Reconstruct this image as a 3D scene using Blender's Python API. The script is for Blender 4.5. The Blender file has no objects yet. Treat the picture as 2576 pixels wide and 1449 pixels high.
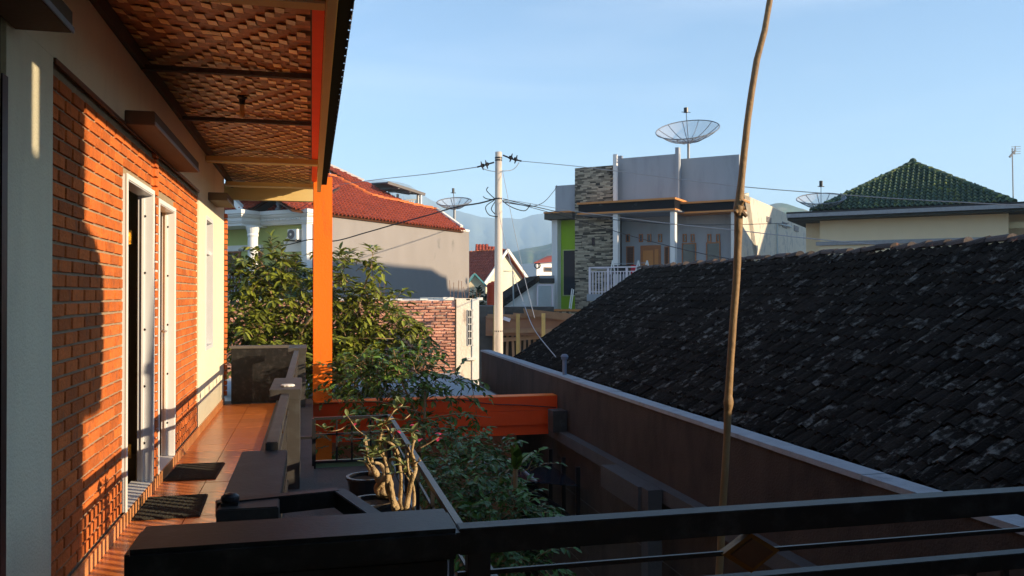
import bpy, bmesh, math, random
from mathutils import Vector, Matrix
import numpy as np
random.seed(7)
R = math.radians
sc = bpy.context.scene
# ------------------------------------------------------------------ camera
YAW = R(13.5); HZ = 740.0; FPX = 2100.0; EYE = 1.4
cam_d = bpy.data.cameras.new('camera'); cam = bpy.data.objects.new('camera', cam_d)
sc.collection.objects.link(cam); sc.camera = cam
cam.location = (0, 0, EYE)
cam.rotation_euler = (R(90) + math.atan((HZ - 724.5) / FPX), 0, -YAW)
cam_d.sensor_width = 36; cam_d.lens = FPX / 2576 * 36
cam_d.clip_start = 0.05; cam_d.clip_end = 20000
# ------------------------------------------------------------------ light
SUN_EL = R(13.8); SX, SY = 0.83, -0.56
sn = math.hypot(SX, SY); SX /= sn; SY /= sn
SUNV = Vector((SX * math.cos(SUN_EL), SY * math.cos(SUN_EL), math.sin(SUN_EL)))
w = bpy.data.worlds.new("World"); sc.world = w; w.use_nodes = True
nt = w.node_tree; nt.nodes.clear()
sky = nt.nodes.new('ShaderNodeTexSky'); sky.sky_type = 'NISHITA'; sky.sun_disc = False
sky.sun_elevation = SUN_EL; sky.sun_rotation = math.atan2(SX, SY)
sky.air_density = 1.0; sky.dust_density = 0.0; sky.ozone_density = 3.5; sky.altitude = 0
bg = nt.nodes.new('ShaderNodeBackground'); bg.inputs['Strength'].default_value = 0.093
wo = nt.nodes.new('ShaderNodeOutputWorld')
# faint high cirrus, brighter and less blue than the clear sky it crosses
tcw = nt.nodes.new('ShaderNodeTexCoord'); mpw = nt.nodes.new('ShaderNodeMapping'); mpw.inputs['Scale'].default_value = (1.2, 1.2, 7.0); mpw.inputs['Rotation'].default_value = (.15, .1, .4)
nzw = nt.nodes.new('ShaderNodeTexNoise'); nzw.inputs['Scale'].default_value = 1.6; nzw.inputs['Detail'].default_value = 7; nzw.inputs['Distortion'].default_value = .6
mrw = nt.nodes.new('ShaderNodeMapRange'); mrw.inputs[1].default_value = .48; mrw.inputs[2].default_value = .80; mrw.inputs[4].default_value = .2
mxw = nt.nodes.new('ShaderNodeMix'); mxw.data_type = 'RGBA'; mxw.inputs[7].default_value = (5.2, 5.4, 6.0, 1)
nt.links.new(tcw.outputs['Generated'], mpw.inputs[0]); nt.links.new(mpw.outputs[0], nzw.inputs['Vector']); nt.links.new(nzw.outputs[0], mrw.inputs[0])
nt.links.new(mrw.outputs[0], mxw.inputs[0]); nt.links.new(sky.outputs[0], mxw.inputs[6])
nt.links.new(mxw.outputs[2], bg.inputs[0]); nt.links.new(bg.outputs[0], wo.inputs[0])
sl = bpy.data.lights.new('sun', 'SUN'); sl.energy = 5.0; sl.angle = R(0.5); sl.color = (1.0, 0.80, 0.55)
so = bpy.data.objects.new('sun', sl); sc.collection.objects.link(so)
so.rotation_euler = SUNV.to_track_quat('Z', 'Y').to_euler()
sc.view_settings.view_transform = 'Standard'; sc.view_settings.look = 'None'
sc.view_settings.exposure = 1.5; sc.view_settings.gamma = 1.0; sc.view_settings.use_curve_mapping = False
cy = sc.cycles; cy.use_denoising = True; cy.max_bounces = 8; cy.diffuse_bounces = 4
cy.volume_bounces = 2; cy.transparent_max_bounces = 8; cy.sample_clamp_indirect = 6
HAZE_DENSITY = 0.00045

# ------------------------------------------------------------------ pixel <-> place
CA, SA = math.cos(YAW), math.sin(YAW)
def rd(x, y):
    "ray through point (x,y) of the 2576-wide photograph, unit depth along the view axis"
    u = (x - 1288) / FPX
    return Vector((CA * u + SA, CA - SA * u, (HZ - y) / FPX))
EYEV = Vector((0, 0, EYE))
def P(x, y, d): return EYEV + rd(x, y) * d
def hit(x, y, p0, n):
    r = rd(x, y); return EYEV + r * ((p0 - EYEV).dot(n) / r.dot(n))
def topix(v):
    q = v - EYEV; dd = q.x * SA + q.y * CA
    if dd <= 0.05: return (-9999, -9999, dd)
    return (1288 + FPX * (q.x * CA - q.y * SA) / dd, HZ - FPX * q.z / dd, dd)
class Frame:
    def __init__(s, o, ang):
        s.o = Vector(o); s.a = ang
        s.M = Matrix.Translation(s.o) @ Matrix.Rotation(ang, 4, 'Z'); s.I = s.M.inverted()
    def on(s, x, y, axis, off=0.0):
        n = s.M.to_3x3() @ Vector((1, 0, 0) if axis == 'x' else (0, 1, 0))
        return s.I @ hit(x, y, s.o + n * off, n)
    def plane(s, x, y, p, n):   # p,n local
        return s.I @ hit(x, y, s.M @ Vector(p), s.M.to_3x3() @ Vector(n))
    def pt(s, x, y, d): return s.I @ P(x, y, d)

# ------------------------------------------------------------------ mesh builder
class MB:
    def __init__(s): s.v = []; s.f = []
    def add(s, vs, fs):
        b = len(s.v); s.v += [tuple(v) for v in vs]; s.f += [tuple(b + i for i in f) for f in fs]; return s
    BF = [(0,3,2,1),(4,5,6,7),(0,1,5,4),(1,2,6,5),(2,3,7,6),(3,0,4,7)]
    def box(s, x0, x1, y0, y1, z0, z1):
        if x0 > x1: x0, x1 = x1, x0
        if y0 > y1: y0, y1 = y1, y0
        if z0 > z1: z0, z1 = z1, z0
        return s.add([(x0,y0,z0),(x1,y0,z0),(x1,y1,z0),(x0,y1,z0),(x0,y0,z1),(x1,y0,z1),(x1,y1,z1),(x0,y1,z1)], MB.BF)
    def obox(s, M, sx, sy, sz):
        c = [(-1,-1,-1),(1,-1,-1),(1,1,-1),(-1,1,-1),(-1,-1,1),(1,-1,1),(1,1,1),(-1,1,1)]
        return s.add([M @ Vector((a*sx/2, b*sy/2, d*sz/2)) for a,b,d in c], MB.BF)
    def bar(s, a, b, w, h=None):
        a = Vector(a); b = Vector(b); d = b - a; h = h or w
        q = d.to_track_quat('X', 'Z')
        return s.obox(Matrix.Translation((a+b)/2) @ q.to_matrix().to_4x4(), d.length, w, h)
    def prism(s, poly, v):      # 3d polygon extruded by v
        n = len(poly); v = Vector(v); poly = [Vector(p) for p in poly]
        fs = [tuple(range(n))[::-1], tuple(range(n, 2*n))] + [(i, (i+1) % n, n+(i+1) % n, n+i) for i in range(n)]
        return s.add(poly + [p + v for p in poly], fs)
    def tube(s, pts, r, seg=8, cap=True):
        pts = [Vector(p) for p in pts]; n = len(pts)
        rs = r if isinstance(r, (list, tuple)) else [r] * n
        b = len(s.v); up = None
        for i, p in enumerate(pts):
            t = (pts[min(i+1, n-1)] - pts[max(i-1, 0)])
            if t.length < 1e-9: t = Vector((0,0,1))
            t.normalize()
            if up is None:
                up = Vector((0,0,1)) if abs(t.z) < .9 else Vector((1,0,0))
            e = t.cross(up)
            if e.length < 1e-4: e = t.orthogonal()
            e.normalize(); up = e.cross(t).normalized()
            for k in range(seg):
                a = 2*math.pi*k/seg
                s.v.append(tuple(p + (e*math.cos(a) + up*math.sin(a)) * rs[i]))
        for i in range(n-1):
            for k in range(seg):
                k2 = (k+1) % seg
                s.f.append((b+i*seg+k, b+i*seg+k2, b+(i+1)*seg+k2, b+(i+1)*seg+k))
        if cap:
            s.f.append(tuple(b+k for k in range(seg))[::-1]); s.f.append(tuple(b+(n-1)*seg+k for k in range(seg)))
        return s
    def lathe(s, prof, c=(0,0,0), seg=16, M=None):
        M = M or Matrix.Translation(c); b = len(s.v); n = len(prof)
        for r, z in prof:
            for k in range(seg):
                a = 2*math.pi*k/seg; s.v.append(tuple(M @ Vector((r*math.cos(a), r*math.sin(a), z))))
        for i in range(n-1):
            for k in range(seg):
                k2 = (k+1) % seg; s.f.append((b+i*seg+k, b+i*seg+k2, b+(i+1)*seg+k2, b+(i+1)*seg+k))
        return s
    def mesh(s, name, smooth=False):
        me = bpy.data.meshes.new(name); me.from_pydata(s.v, [], s.f); me.update()
        if smooth: me.shade_smooth()
        return me
    def build(s, name, m, parent=None, label=None, kind=None, smooth=False, bevel=0):
        me = s.mesh(name, smooth); me.materials.append(m)
        if bevel:
            bm = bmesh.new(); bm.from_mesh(me)
            bmesh.ops.bevel(bm, geom=bm.edges[:], offset=bevel, segments=2, affect='EDGES', clamp_overlap=True)
            bm.to_mesh(me); bm.free()
        return link(name, me, parent, label, kind)
def link(name, me, parent=None, label=None, kind=None, M=None):
    o = bpy.data.objects.new(name, me); sc.collection.objects.link(o)
    if parent is not None: o.parent = parent
    if M is not None: o.matrix_local = M
    if label: o['label'] = label
    if kind: o['kind'] = kind
    return o
def tag(o, label, cat, group=None):
    o['label'] = label; o['category'] = cat
    if group: o['group'] = group
    return o
def thing(name, label, cat, fr=None, loc=(0,0,0), rot=0, group=None):
    o = bpy.data.objects.new(name, None); sc.collection.objects.link(o)
    if fr: loc, rot = fr.o, fr.a
    o.location = loc; o.rotation_euler = (0, 0, rot); o.empty_display_size = .2
    return tag(o, label, cat, group)
def world_of(o):
    M = Matrix.Identity(4)
    while o is not None:
        M = (Matrix.LocRotScale(o.location, o.rotation_euler, o.scale)) @ M; o = o.parent
    return M
def pieces(name, me, m, parent, mats4, limit=300, rest=None, smooth=False):
    "the pieces that show largest become parts, the rest one joined part"
    if not me.materials: me.materials.append(m)
    W = world_of(parent); sc_ = []
    for M in mats4:
        x, y, d = topix((W @ M).translation)
        sc_.append(((0 if (-40 < x < 2616 and -40 < y < 1490) else 1), d, M))
    sc_.sort(key=lambda t: (t[0], t[1]))
    for t in sc_[:limit]: link(name, me, parent, M=t[2])
    rs = sc_[limit:]
    if rs:
        nv = len(me.vertices); co = np.empty(nv*3); me.vertices.foreach_get('co', co); co = co.reshape(-1, 3)
        fs = [tuple(p.vertices) for p in me.polygons]; vs = []; ff = []
        for k, t in enumerate(rs):
            A = np.array(t[2]); q = co @ A[:3, :3].T + A[:3, 3]
            vs += q.tolist(); b = k*nv
            ff += [tuple(b+i for i in f) for f in fs]
        m2 = bpy.data.meshes.new(rest or name + '_field'); m2.from_pydata(vs, [], ff); m2.update(); m2.materials.append(me.materials[0])
        if smooth: m2.shade_smooth()
        link(rest or name + '_field', m2, parent, kind='stuff')
def TRS(loc, rot=(0,0,0), s=(1,1,1)):
    from mathutils import Euler
    return Matrix.LocRotScale(Vector(loc), Euler(rot), Vector(s))
def j(a): return random.uniform(-a, a)

# ------------------------------------------------------------------ materials
def mat(name, col, rough=0.8, var=0.15, scale=6.0, bump=0.15, bscale=40.0, piece=0.0, col2=None, c2lo=.55, c2hi=.65, c2scale=3.0,
        metal=0.0, spec=0.3, streak=None, c2piece=0.0, sheen=None, trans=0.0, alpha=None):
    m = bpy.data.materials.new(name); m.use_nodes = True
    t = m.node_tree; n = t.nodes; L = t.links; bs = n['Principled BSDF']
    bs.inputs['Roughness'].default_value = rough; bs.inputs['Metallic'].default_value = metal
    bs.inputs['Specular IOR Level'].default_value = spec
    tc = n.new('ShaderNodeTexCoord'); geo = n.new('ShaderNodeNewGeometry')
    def mathn(op, a, b=None):
        q = n.new('ShaderNodeMath'); q.operation = op
        for i, v in enumerate((a, b)):
            if v is None: continue
            if isinstance(v, (int, float)): q.inputs[i].default_value = v
            else: L.new(v, q.inputs[i])
        return q.outputs[0]
    nz = n.new('ShaderNodeTexNoise'); nz.inputs['Scale'].default_value = scale; nz.inputs['Detail'].default_value = 6
    mp = n.new('ShaderNodeMapping'); L.new(geo.outputs['Position'], mp.inputs[0])
    if streak: mp.inputs['Scale'].default_value = streak
    L.new(mp.outputs[0], nz.inputs['Vector'])
    val = mathn('MULTIPLY_ADD', nz.outputs[0], 2*var); val.node.inputs[2].default_value = 1 - var
    if piece:
        oi = n.new('ShaderNodeObjectInfo')
        r = mathn('FRACT', mathn('ADD', oi.outputs['Random'], geo.outputs['Random Per Island']))
        pv = mathn('MULTIPLY_ADD', r, 2*piece); pv.node.inputs[2].default_value = 1 - piece
        val = mathn('MULTIPLY', val, pv)
    base = n.new('ShaderNodeRGB'); base.outputs[0].default_value = (*col, 1); src = base.outputs[0]
    if col2:
        n2 = n.new('ShaderNodeTexNoise'); n2.inputs['Scale'].default_value = c2scale; n2.inputs['Detail'].default_value = 8
        n2.inputs['Roughness'].default_value = .65
        L.new(mp.outputs[0], n2.inputs['Vector'])
        mr = n.new('ShaderNodeMapRange'); mr.inputs[1].default_value = c2lo; mr.inputs[2].default_value = c2hi
        if c2piece:
            oi2 = n.new('ShaderNodeObjectInfo'); r2 = mathn('FRACT', mathn('MULTIPLY', mathn('ADD', oi2.outputs['Random'], geo.outputs['Random Per Island']), 7.31))
            r3 = mathn('MULTIPLY_ADD', mathn('POWER', r2, 2.0), c2piece); L.new(n2.outputs[0], r3.node.inputs[2]); L.new(r3, mr.inputs[0])
        else: L.new(n2.outputs[0], mr.inputs[0])
        mx = n.new('ShaderNodeMix'); mx.data_type = 'RGBA'; L.new(mr.outputs[0], mx.inputs[0]); L.new(src, mx.inputs[6])
        mx.inputs[7].default_value = (*col2, 1); src = mx.outputs[2]
    vm = n.new('ShaderNodeVectorMath'); vm.operation = 'SCALE'; L.new(src, vm.inputs[0]); L.new(val, vm.inputs['Scale'])
    L.new(vm.outputs[0], bs.inputs['Base Color'])
    if bump:
        nb = n.new('ShaderNodeTexNoise'); nb.inputs['Scale'].default_value = bscale; nb.inputs['Detail'].default_value = 4
        L.new(geo.outputs['Position'], nb.inputs['Vector'])
        b = n.new('ShaderNodeBump'); b.inputs['Strength'].default_value = bump; b.inputs['Distance'].default_value = 0.02
        L.new(nb.outputs[0], b.inputs['Height']); L.new(b.outputs[0], bs.inputs['Normal'])
    if trans:
        ms = n.new('ShaderNodeMixShader'); tr = n.new('ShaderNodeBsdfTranslucent'); ms.inputs[0].default_value = trans
        L.new(vm.outputs[0], tr.inputs[0]); L.new(bs.outputs[0], ms.inputs[1]); L.new(tr.outputs[0], ms.inputs[2])
        L.new(ms.outputs[0], n['Material Output'].inputs[0])
    if alpha is not None: bs.inputs['Alpha'].default_value = alpha
    return m
M = {}
M['cream'] = mat('cream_paint', (.78,.72,.50), .8, .07, 3, .35, 90, col2=(.66,.60,.42), c2lo=.52, c2hi=.75, c2scale=1.6, streak=(1,1,.3))
M['creamdark'] = mat('cream_beam_paint', (.62,.44,.17), .6, .08, 5, .1, 60)
M['brick'] = mat('brick', (.56,.14,.028), .85, .30, 22, .5, 60, piece=.24, col2=(.30,.10,.04), c2lo=.56, c2hi=.72, c2scale=9)
M['mortar'] = mat('mortar', (.36,.27,.17), .95, .2, 20, .6, 80)
M['orange'] = mat('orange_paint', (.85,.165,.006), .6, .10, 3, .2, 40, streak=(1,1,.3), col2=(.62,.12,.01), c2lo=.58, c2hi=.72, c2scale=5)
M['redor'] = mat('red_and_shaded_orange_paint', (.95,.075,.006), .6, .1, 4, .12, 50)  # red of the ceiling board; on the beam, shaded orange put into colour
M['tile'] = mat('glazed_floor_tile', (.62,.19,.045), .24, .15, 14, .05, 30, piece=.10, spec=.5)
M['grout'] = mat('grout', (.16,.09,.05), .9)
M['skirt'] = mat('skirting_tile', (.66,.28,.10), .35, .12, 20, .05, 30, piece=.12)
M['darkgrey'] = mat('dark_grey_paint', (.050,.045,.040), .5, .2, 8, .08, 60, col2=(.075,.073,.068), c2lo=.5, c2hi=.7, c2scale=9)
M['blackp'] = mat('black_paint_and_shade', (.010,.0095,.0095), .45, .25, 12, .04, 90, col2=(.035,.033,.032), c2lo=.5, c2hi=.7, c2scale=16)  # black paint; on end parapet and near door, shade put into the colour
M['black'] = mat('black_metal_paint', (.018,.017,.018), .35, .1, 10, .03)
M['ledge'] = mat('weathered_concrete_ledge', (.095,.083,.075), .85, .25, 6, .3, 50)
M['white'] = mat('white_paint', (.78,.76,.72), .5, .04, 4, .05)
M['frame'] = mat('white_door_frame', (.66,.66,.66), .35, .05, 8, .03)
M['wood'] = mat('dark_door_wood', (.10,.04,.018), .4, .3, 8, .1, 40, streak=(1,1,.1))
M['brass'] = mat('brass', (.75,.50,.15), .25, .05, metal=1.0)
M['steel'] = mat('steel', (.55,.55,.55), .3, .05, metal=1.0)
M['bamboo'] = mat('bamboo_strip', (.96,.60,.22), .36, .3, 40, .25, 120, piece=.35, spec=.5)
M['bambood'] = mat('dark_bamboo_strip', (.42,.17,.055), .45, .25, 40, .25, 120, piece=.3, spec=.5)
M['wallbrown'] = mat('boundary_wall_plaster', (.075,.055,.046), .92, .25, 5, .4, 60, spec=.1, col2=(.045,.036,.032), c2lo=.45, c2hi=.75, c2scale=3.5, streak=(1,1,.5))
M['cap'] = mat('wall_cap_cement', (.31,.32,.34), .9, .2, 8, .3, 40, col2=(.24,.24,.25), c2lo=.56, c2hi=.7, c2scale=6)
M['oldtile'] = mat('old_roof_tile', (.021,.0165,.0135), .95, .4, 30, .7, 60, piece=.35, spec=.05, col2=(.13,.12,.105), c2lo=.62, c2hi=.74, c2scale=19, streak=(.55,1,1), c2piece=.15)
M['ridge'] = mat('ridge_tile_old', (.060,.045,.040), .8, .3, 20, .5, 60, piece=.4, col2=(.33,.14,.08), c2lo=.62, c2hi=.7, c2scale=6)
M['redtile'] = mat('red_roof_tile', (.33,.062,.028), .65, .12, 10, .15, 40, piece=.16)
M['redridge'] = mat('red_ridge_tile', (.62,.15,.035), .65, .12, 10, .15, 40, piece=.1)
M['greentile'] = mat('green_roof_tile', (.045,.075,.045), .6, .2, 10, .2, 40, piece=.2, col2=(.22,.24,.05), c2lo=.52, c2hi=.66, c2scale=5)  # yellow green patches put sunlit tile edges into the colour
M['plaster'] = mat('bare_plaster', (.27,.245,.23), .9, .12, 1.2, .15, 30, col2=(.205,.19,.18), c2lo=.60, c2hi=.63, c2scale=.8, streak=(1,1,.5))
M['plaster2'] = mat('raw_cement_plaster', (.80,.70,.55), .95, .18, 4, .5, 20, col2=(.50,.39,.30), c2lo=.58, c2hi=.64, c2scale=2.5, streak=(1.5,1.5,.5))
M['whitep'] = mat('white_plaster', (.82,.78,.70), .9, .08, 4, .3, 20)
M['rbrick'] = mat('rough_brick', (.56,.26,.17), .95, .25, 20, .6, 30, piece=.3)
M['rmortar'] = mat('rough_mortar', (.78,.66,.55), .95, .15, 12, .8, 25)
M['limeg'] = mat('pale_lime_paint', (.50,.55,.20), .8, .05)
M['lime'] = mat('lime_green_paint', (.32,.52,.02), .7, .05)
M['greyp'] = mat('grey_house_paint', (.36,.38,.41), .85, .08, 2, .08, col2=(.27,.285,.31), c2lo=.5, c2hi=.75, c2scale=1.2, streak=(1,1,.2))
M['greyside'] = mat('unpainted_side_plaster', (.60,.53,.42), .95, .2, 1.2, .3, 15, col2=(.40,.37,.32), c2lo=.52, c2hi=.62, c2scale=1.2)
M['stone'] = mat('ledger_stone', (.28,.24,.175), .85, .2, 10, .3, 20, piece=.9)
M['blackstone'] = mat('black_stone_fascia', (.010,.010,.012), .5, .2, 3, .05, spec=.1, col2=(.10,.11,.12), c2lo=.62, c2hi=.66, c2scale=1.5)
M['trim'] = mat('orange_trim_paint', (.58,.24,.07), .6, .05)
M['teak'] = mat('teak_wood', (.40,.16,.06), .5, .2, 6, .05)
M['glass'] = mat('dark_window_glass', (.02,.025,.035), .05, .05, spec=.8)
M['railw'] = mat('white_rail_paint', (.80,.72,.76), .5, .04)
M['greencream'] = mat('cream_house_paint', (.76,.64,.44), .85, .05, 2, .08)
M['fasc'] = mat('dark_green_fascia', (.03,.036,.03), .6, .1)
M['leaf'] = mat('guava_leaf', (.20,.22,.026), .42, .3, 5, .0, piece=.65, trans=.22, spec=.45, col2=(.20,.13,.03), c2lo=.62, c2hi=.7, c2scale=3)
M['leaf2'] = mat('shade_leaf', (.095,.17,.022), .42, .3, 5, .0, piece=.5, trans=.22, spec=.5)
M['leaf3'] = mat('far_tree_leaf', (.06,.09,.03), .6, .3, 1, .0, piece=.4, trans=.2)
M['bark'] = mat('branch_bark', (.26,.17,.09), .9, .25, 15, .4, 40)
M['aden'] = mat('adenium_bark', (.40,.28,.14), .8, .35, 25, .6, 70, col2=(.20,.13,.07), c2lo=.55, c2hi=.7, c2scale=30)
M['adleaf'] = mat('adenium_leaf', (.22,.26,.08), .4, .2, 10, .0, trans=.15)
M['petal'] = mat('pink_petal', (.75,.06,.16), .6, .2, 10, .0, trans=.3)
M['pot'] = mat('dark_glazed_pot', (.03,.03,.032), .25, .2, 10, .05)
M['soil'] = mat('potting_soil', (.06,.04,.025), .95, .3, 30, .6)
M['bpole'] = mat('bamboo_pole', (.25,.15,.065), .6, .35, 10, .35, 30, col2=(.15,.09,.05), c2lo=.55, c2hi=.72, c2scale=8, streak=(1,1,.35))
M['conc'] = mat('concrete_pole', (.58,.50,.42), .9, .15, 6, .3, 40, col2=(.42,.36,.32), c2lo=.55, c2hi=.65, c2scale=2, streak=(1,1,.3))
M['cable'] = mat('black_cable', (.015,.015,.018), .5, .1)
M['wire'] = mat('bare_aluminium_wire', (.32,.32,.33), .5, .1)
M['dish'] = mat('dish_rib_metal', (.22,.23,.25), .5, .1, metal=.3)
M['slab'] = mat('cement_roof_slab', (.36,.42,.45), .9, .12, 2, .2)
M['sand'] = mat('red_earth_wall', (.34,.16,.09), .95, .2, 2, .3)
M['plank'] = mat('formwork_plank', (.36,.19,.10), .8, .25, 5, .2, piece=.25)
M['bsc'] = mat('scaffold_bamboo', (.62,.38,.12), .6, .2, 6, .1, piece=.2)
M['tank'] = mat('orange_water_tank', (.62,.07,.02), .5, .08)
M['metalroof'] = mat('corrugated_metal', (.17,.15,.14), .6, .2, 3, .1)
M['mat'] = mat('black_rubber_mat', (.045,.043,.033), .9, .4, 60, .6, 120)
M['ground'] = mat('bare_ground', (.10,.085,.06), .95, .3, .3, .3, 3)
M['courty'] = mat('courtyard_paving', (.06,.05,.045), .9, .25, 3, .2)
M['mount'] = mat('forested_mountain', (.11,.14,.12), .95, .35, .012, 0, col2=(.13,.14,.08), c2lo=.5, c2hi=.65, c2scale=.02)
M['hill'] = mat('hill_forest', (.07,.11,.05), .95, .35, .05, 0, col2=(.16,.16,.09), c2lo=.52, c2hi=.62, c2scale=.04)
M['paleg'] = mat('pale_green_paint', (.25,.36,.20), .7, .1)
M['soap'] = mat('white_crumpled_paper', (.85,.83,.76), .8, .1, 40, .6, 60)
M['gold'] = mat('bronze_diamond', (.20,.09,.02), .35, .2, 20, .1, metal=.6)
M['pvc'] = mat('grey_pvc_pipe', (.16,.19,.25), .5, .1)
M['pvcw'] = mat('pale_pvc_pipe', (.45,.50,.50), .5, .1)
M['rust'] = mat('rusty_rebar', (.20,.11,.07), .9, .2)
M['mesh'] = mat('dish_wire_mesh', (.42,.40,.42), .6, .1, alpha=.42)
M['bulb'] = mat('bulb_glass', (.75,.72,.65), .15, .02, spec=.6)
M['teal'] = mat('teal_bargeboard', (.10,.32,.34), .6, .1)
M['red'] = mat('red_cloth', (.55,.03,.05), .9, .1)
M['canopyp'] = mat('dark_brown_concrete', (.11,.075,.045), .8, .2, 6, .2)
M['dledge'] = mat('dark_cement_ledge', (.085,.08,.082), .9, .25, 6, .3, 50)
M['gutter'] = mat('matt_black_gutter', (.010,.010,.011), .95, .2, 10, .05, spec=.02)
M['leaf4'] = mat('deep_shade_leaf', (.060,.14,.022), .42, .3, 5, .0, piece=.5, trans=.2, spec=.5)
# ================================================================== ground, hills, haze
def struct(mb, name, m, parent=None): return mb.build(name, m, parent, kind='structure')
GZ = -3.3
g = MB(); N = 14
g.add([(-4480,-880,GZ-.01),(4480,-880,GZ-.01),(4480,4980,GZ-.01),(-4480,4980,GZ-.01)], [(0,1,2,3)])
struct(g, 'ground', M['ground'])
struct(MB().box(.3, 3.3, -2, 17, GZ-.008, GZ), 'courtyard_floor', M['courty'])
def ridge(name, m, pts, d, depth, seed, amp, kind='structure', step=14):
    "a range of hills whose skyline runs through pts, falling toward us with gullies and spurs"
    rnd = random.Random(seed); xs = []; prof = []
    x = pts[0][0]
    while x <= pts[-1][0]:
        for a, b in zip(pts, pts[1:]):
            if a[0] <= x <= b[0]:
                t = (x-a[0])/(b[0]-a[0]); yy = a[1]+(b[1]-a[1])*t; break
        xs.append(x); prof.append(yy); x += step
    from mathutils import noise
    rows = 16; vs = []; fs = []
    for r_ in range(rows+1):
        t = r_/rows
        for x, yy in zip(xs, prof):
            p = P(x, yy, d*(1 - depth*t)); top = P(x, yy, d).z
            q = P(x, yy, d); dirn = Vector((q.x, q.y, 0)).normalized()
            p = Vector((q.x, q.y, 0)) - dirn*d*depth*t
            k = noise.fractal(Vector((x*.018+seed, t*2.2, 0)), .7, 2.2, 5)
            ra = abs(noise.noise(Vector((x*.03+seed*3, t*.6, 1))))
            z = (top-GZ)*(1-t)**1.35 + (k*amp*(.1+t*2.2*(1-t)) - ra*amp*1.6*min(1, 3*t)*(1-t)) + GZ
            if r_ == 0: z = top + k*amp*.08
            if r_ == rows: z = GZ-5
            vs.append((p.x, p.y, z))
    n = len(xs)
    for r_ in range(rows):
        for i in range(n-1): fs.append((r_*n+i, r_*n+i+1, (r_+1)*n+i+1, (r_+1)*n+i))
    # back side
    b = len(vs)
    for x, yy in zip(xs, prof):
        q = P(x, yy, d); dirn = Vector((q.x, q.y, 0)).normalized(); p = Vector((q.x,q.y,0)) + dirn*d*.25
        vs.append((p.x, p.y, GZ-5))
    for i in range(n-1): fs.append((i+1, i, b+i, b+i+1))
    mb = MB(); mb.v = vs; mb.f = fs
    return mb.build(name, m, kind=kind, smooth=True)
ridge('mountain_range', M['mount'], [(-300,640),(200,560),(600,500),(800,470),(905,456),(960,452),(1000,457),(1040,472),(1075,498),(1110,516),(1145,527),(1200,545),(1243,549),
      (1262,552),(1275,544),(1292,554),(1303,548),(1312,553),(1335,541),(1362,536),(1400,536),(1500,560),(1700,600),(1900,570),(2100,560),(2400,600),(2900,640)], 2600, .5, 3, 60)
ridge('wooded_hill', M['hill'], [(1000,700),(1150,660),(1230,640),(1290,634),(1320,626),(1350,620),(1385,612),(1450,600),(1700,590),(1880,540),(1945,512),(1962,510),(1985,514),(2000,520),(2030,527),(2080,560),(2300,620),(2600,660)], 900, .45, 9, 14)
# ================================================================== helpers for buildings
def tile_mesh(th=.22, seg=6, lift=.10):
    "one clay pantile, unit size, x across, y up the slope"
    vs = []; fs = []
    for (yy, zz) in ((0, lift), (1.12, 0)):
        for i in range(seg+1):
            x = i/seg; z = th*(math.sin(x*math.pi*2-.6))*.5 + th*.5
            vs.append((x*1.04, yy, z+zz))
    b = len(vs)
    for i in range(seg+1): x, y, z = vs[i]; vs.append((x, y+.02, z-.10))
    for i in range(seg): fs.append((i, i+1, seg+2+i, seg+1+i)); fs.append((b+i, b+i+1, i+1, i))
    me = bpy.data.meshes.new('tile'); me.from_pydata(vs, [], fs); me.update(); return me
def inside(pt, poly):
    x, y = pt; c = False; n = len(poly)
    for i in range(n):
        x1, y1 = poly[i]; x2, y2 = poly[(i+1) % n]
        if (y1 > y) != (y2 > y) and x < (x2-x1)*(y-y1)/(y2-y1)+x1: c = not c
    return c
def roof_tiles(parent, m, o, ex, es, poly, tw, tl, limit=300, jit=.012, name='roof_tile', hgt=1.0, seg=5, gap=1.0):
    o, ex, es = Vector(o), Vector(ex).normalized(), Vector(es).normalized(); n = ex.cross(es)
    if n.z < 0: n = -n
    a0 = min(p[0] for p in poly); a1 = max(p[0] for p in poly); b0 = min(p[1] for p in poly); b1 = max(p[1] for p in poly)
    ms = []; a = a0
    while a < a1:
        b = b0 
        while b < b1:
            if inside((a+tw/2, b+tl/2), poly):
                jj = random.uniform(-jit, jit)
                p = o + ex*(a+jj*.4) + es*(b+jj) + n*random.uniform(0, jit*.6)
                e2 = (ex + es*j(jit*2)).normalized(); s2 = (es + n*j(jit*2)).normalized(); n2 = e2.cross(s2)
                if n2.z < 0: n2 = -n2
                A = Matrix((( *e2*tw*gap, 0), (*s2*tl, 0), (*n2*tw*hgt, 0), (*p, 1))).transposed()
                A[3][3] = 1; A[3][0] = A[3][1] = A[3][2] = 0
                ms.append(A)
            b += tl
        a += tw
    me = tile_mesh(seg=seg)
    pieces(name, me, m, parent, ms, limit)
    return n
def slab(parent, name, m, o, ex, es, poly, th=.05, off=-.02):
    o, ex, es = Vector(o), Vector(ex).normalized(), Vector(es).normalized(); n = ex.cross(es)
    if n.z < 0: n = -n
    return MB().prism([o + ex*a + es*b + n*(off-th) for a, b in poly], n*th).build(name, m, parent)
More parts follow.
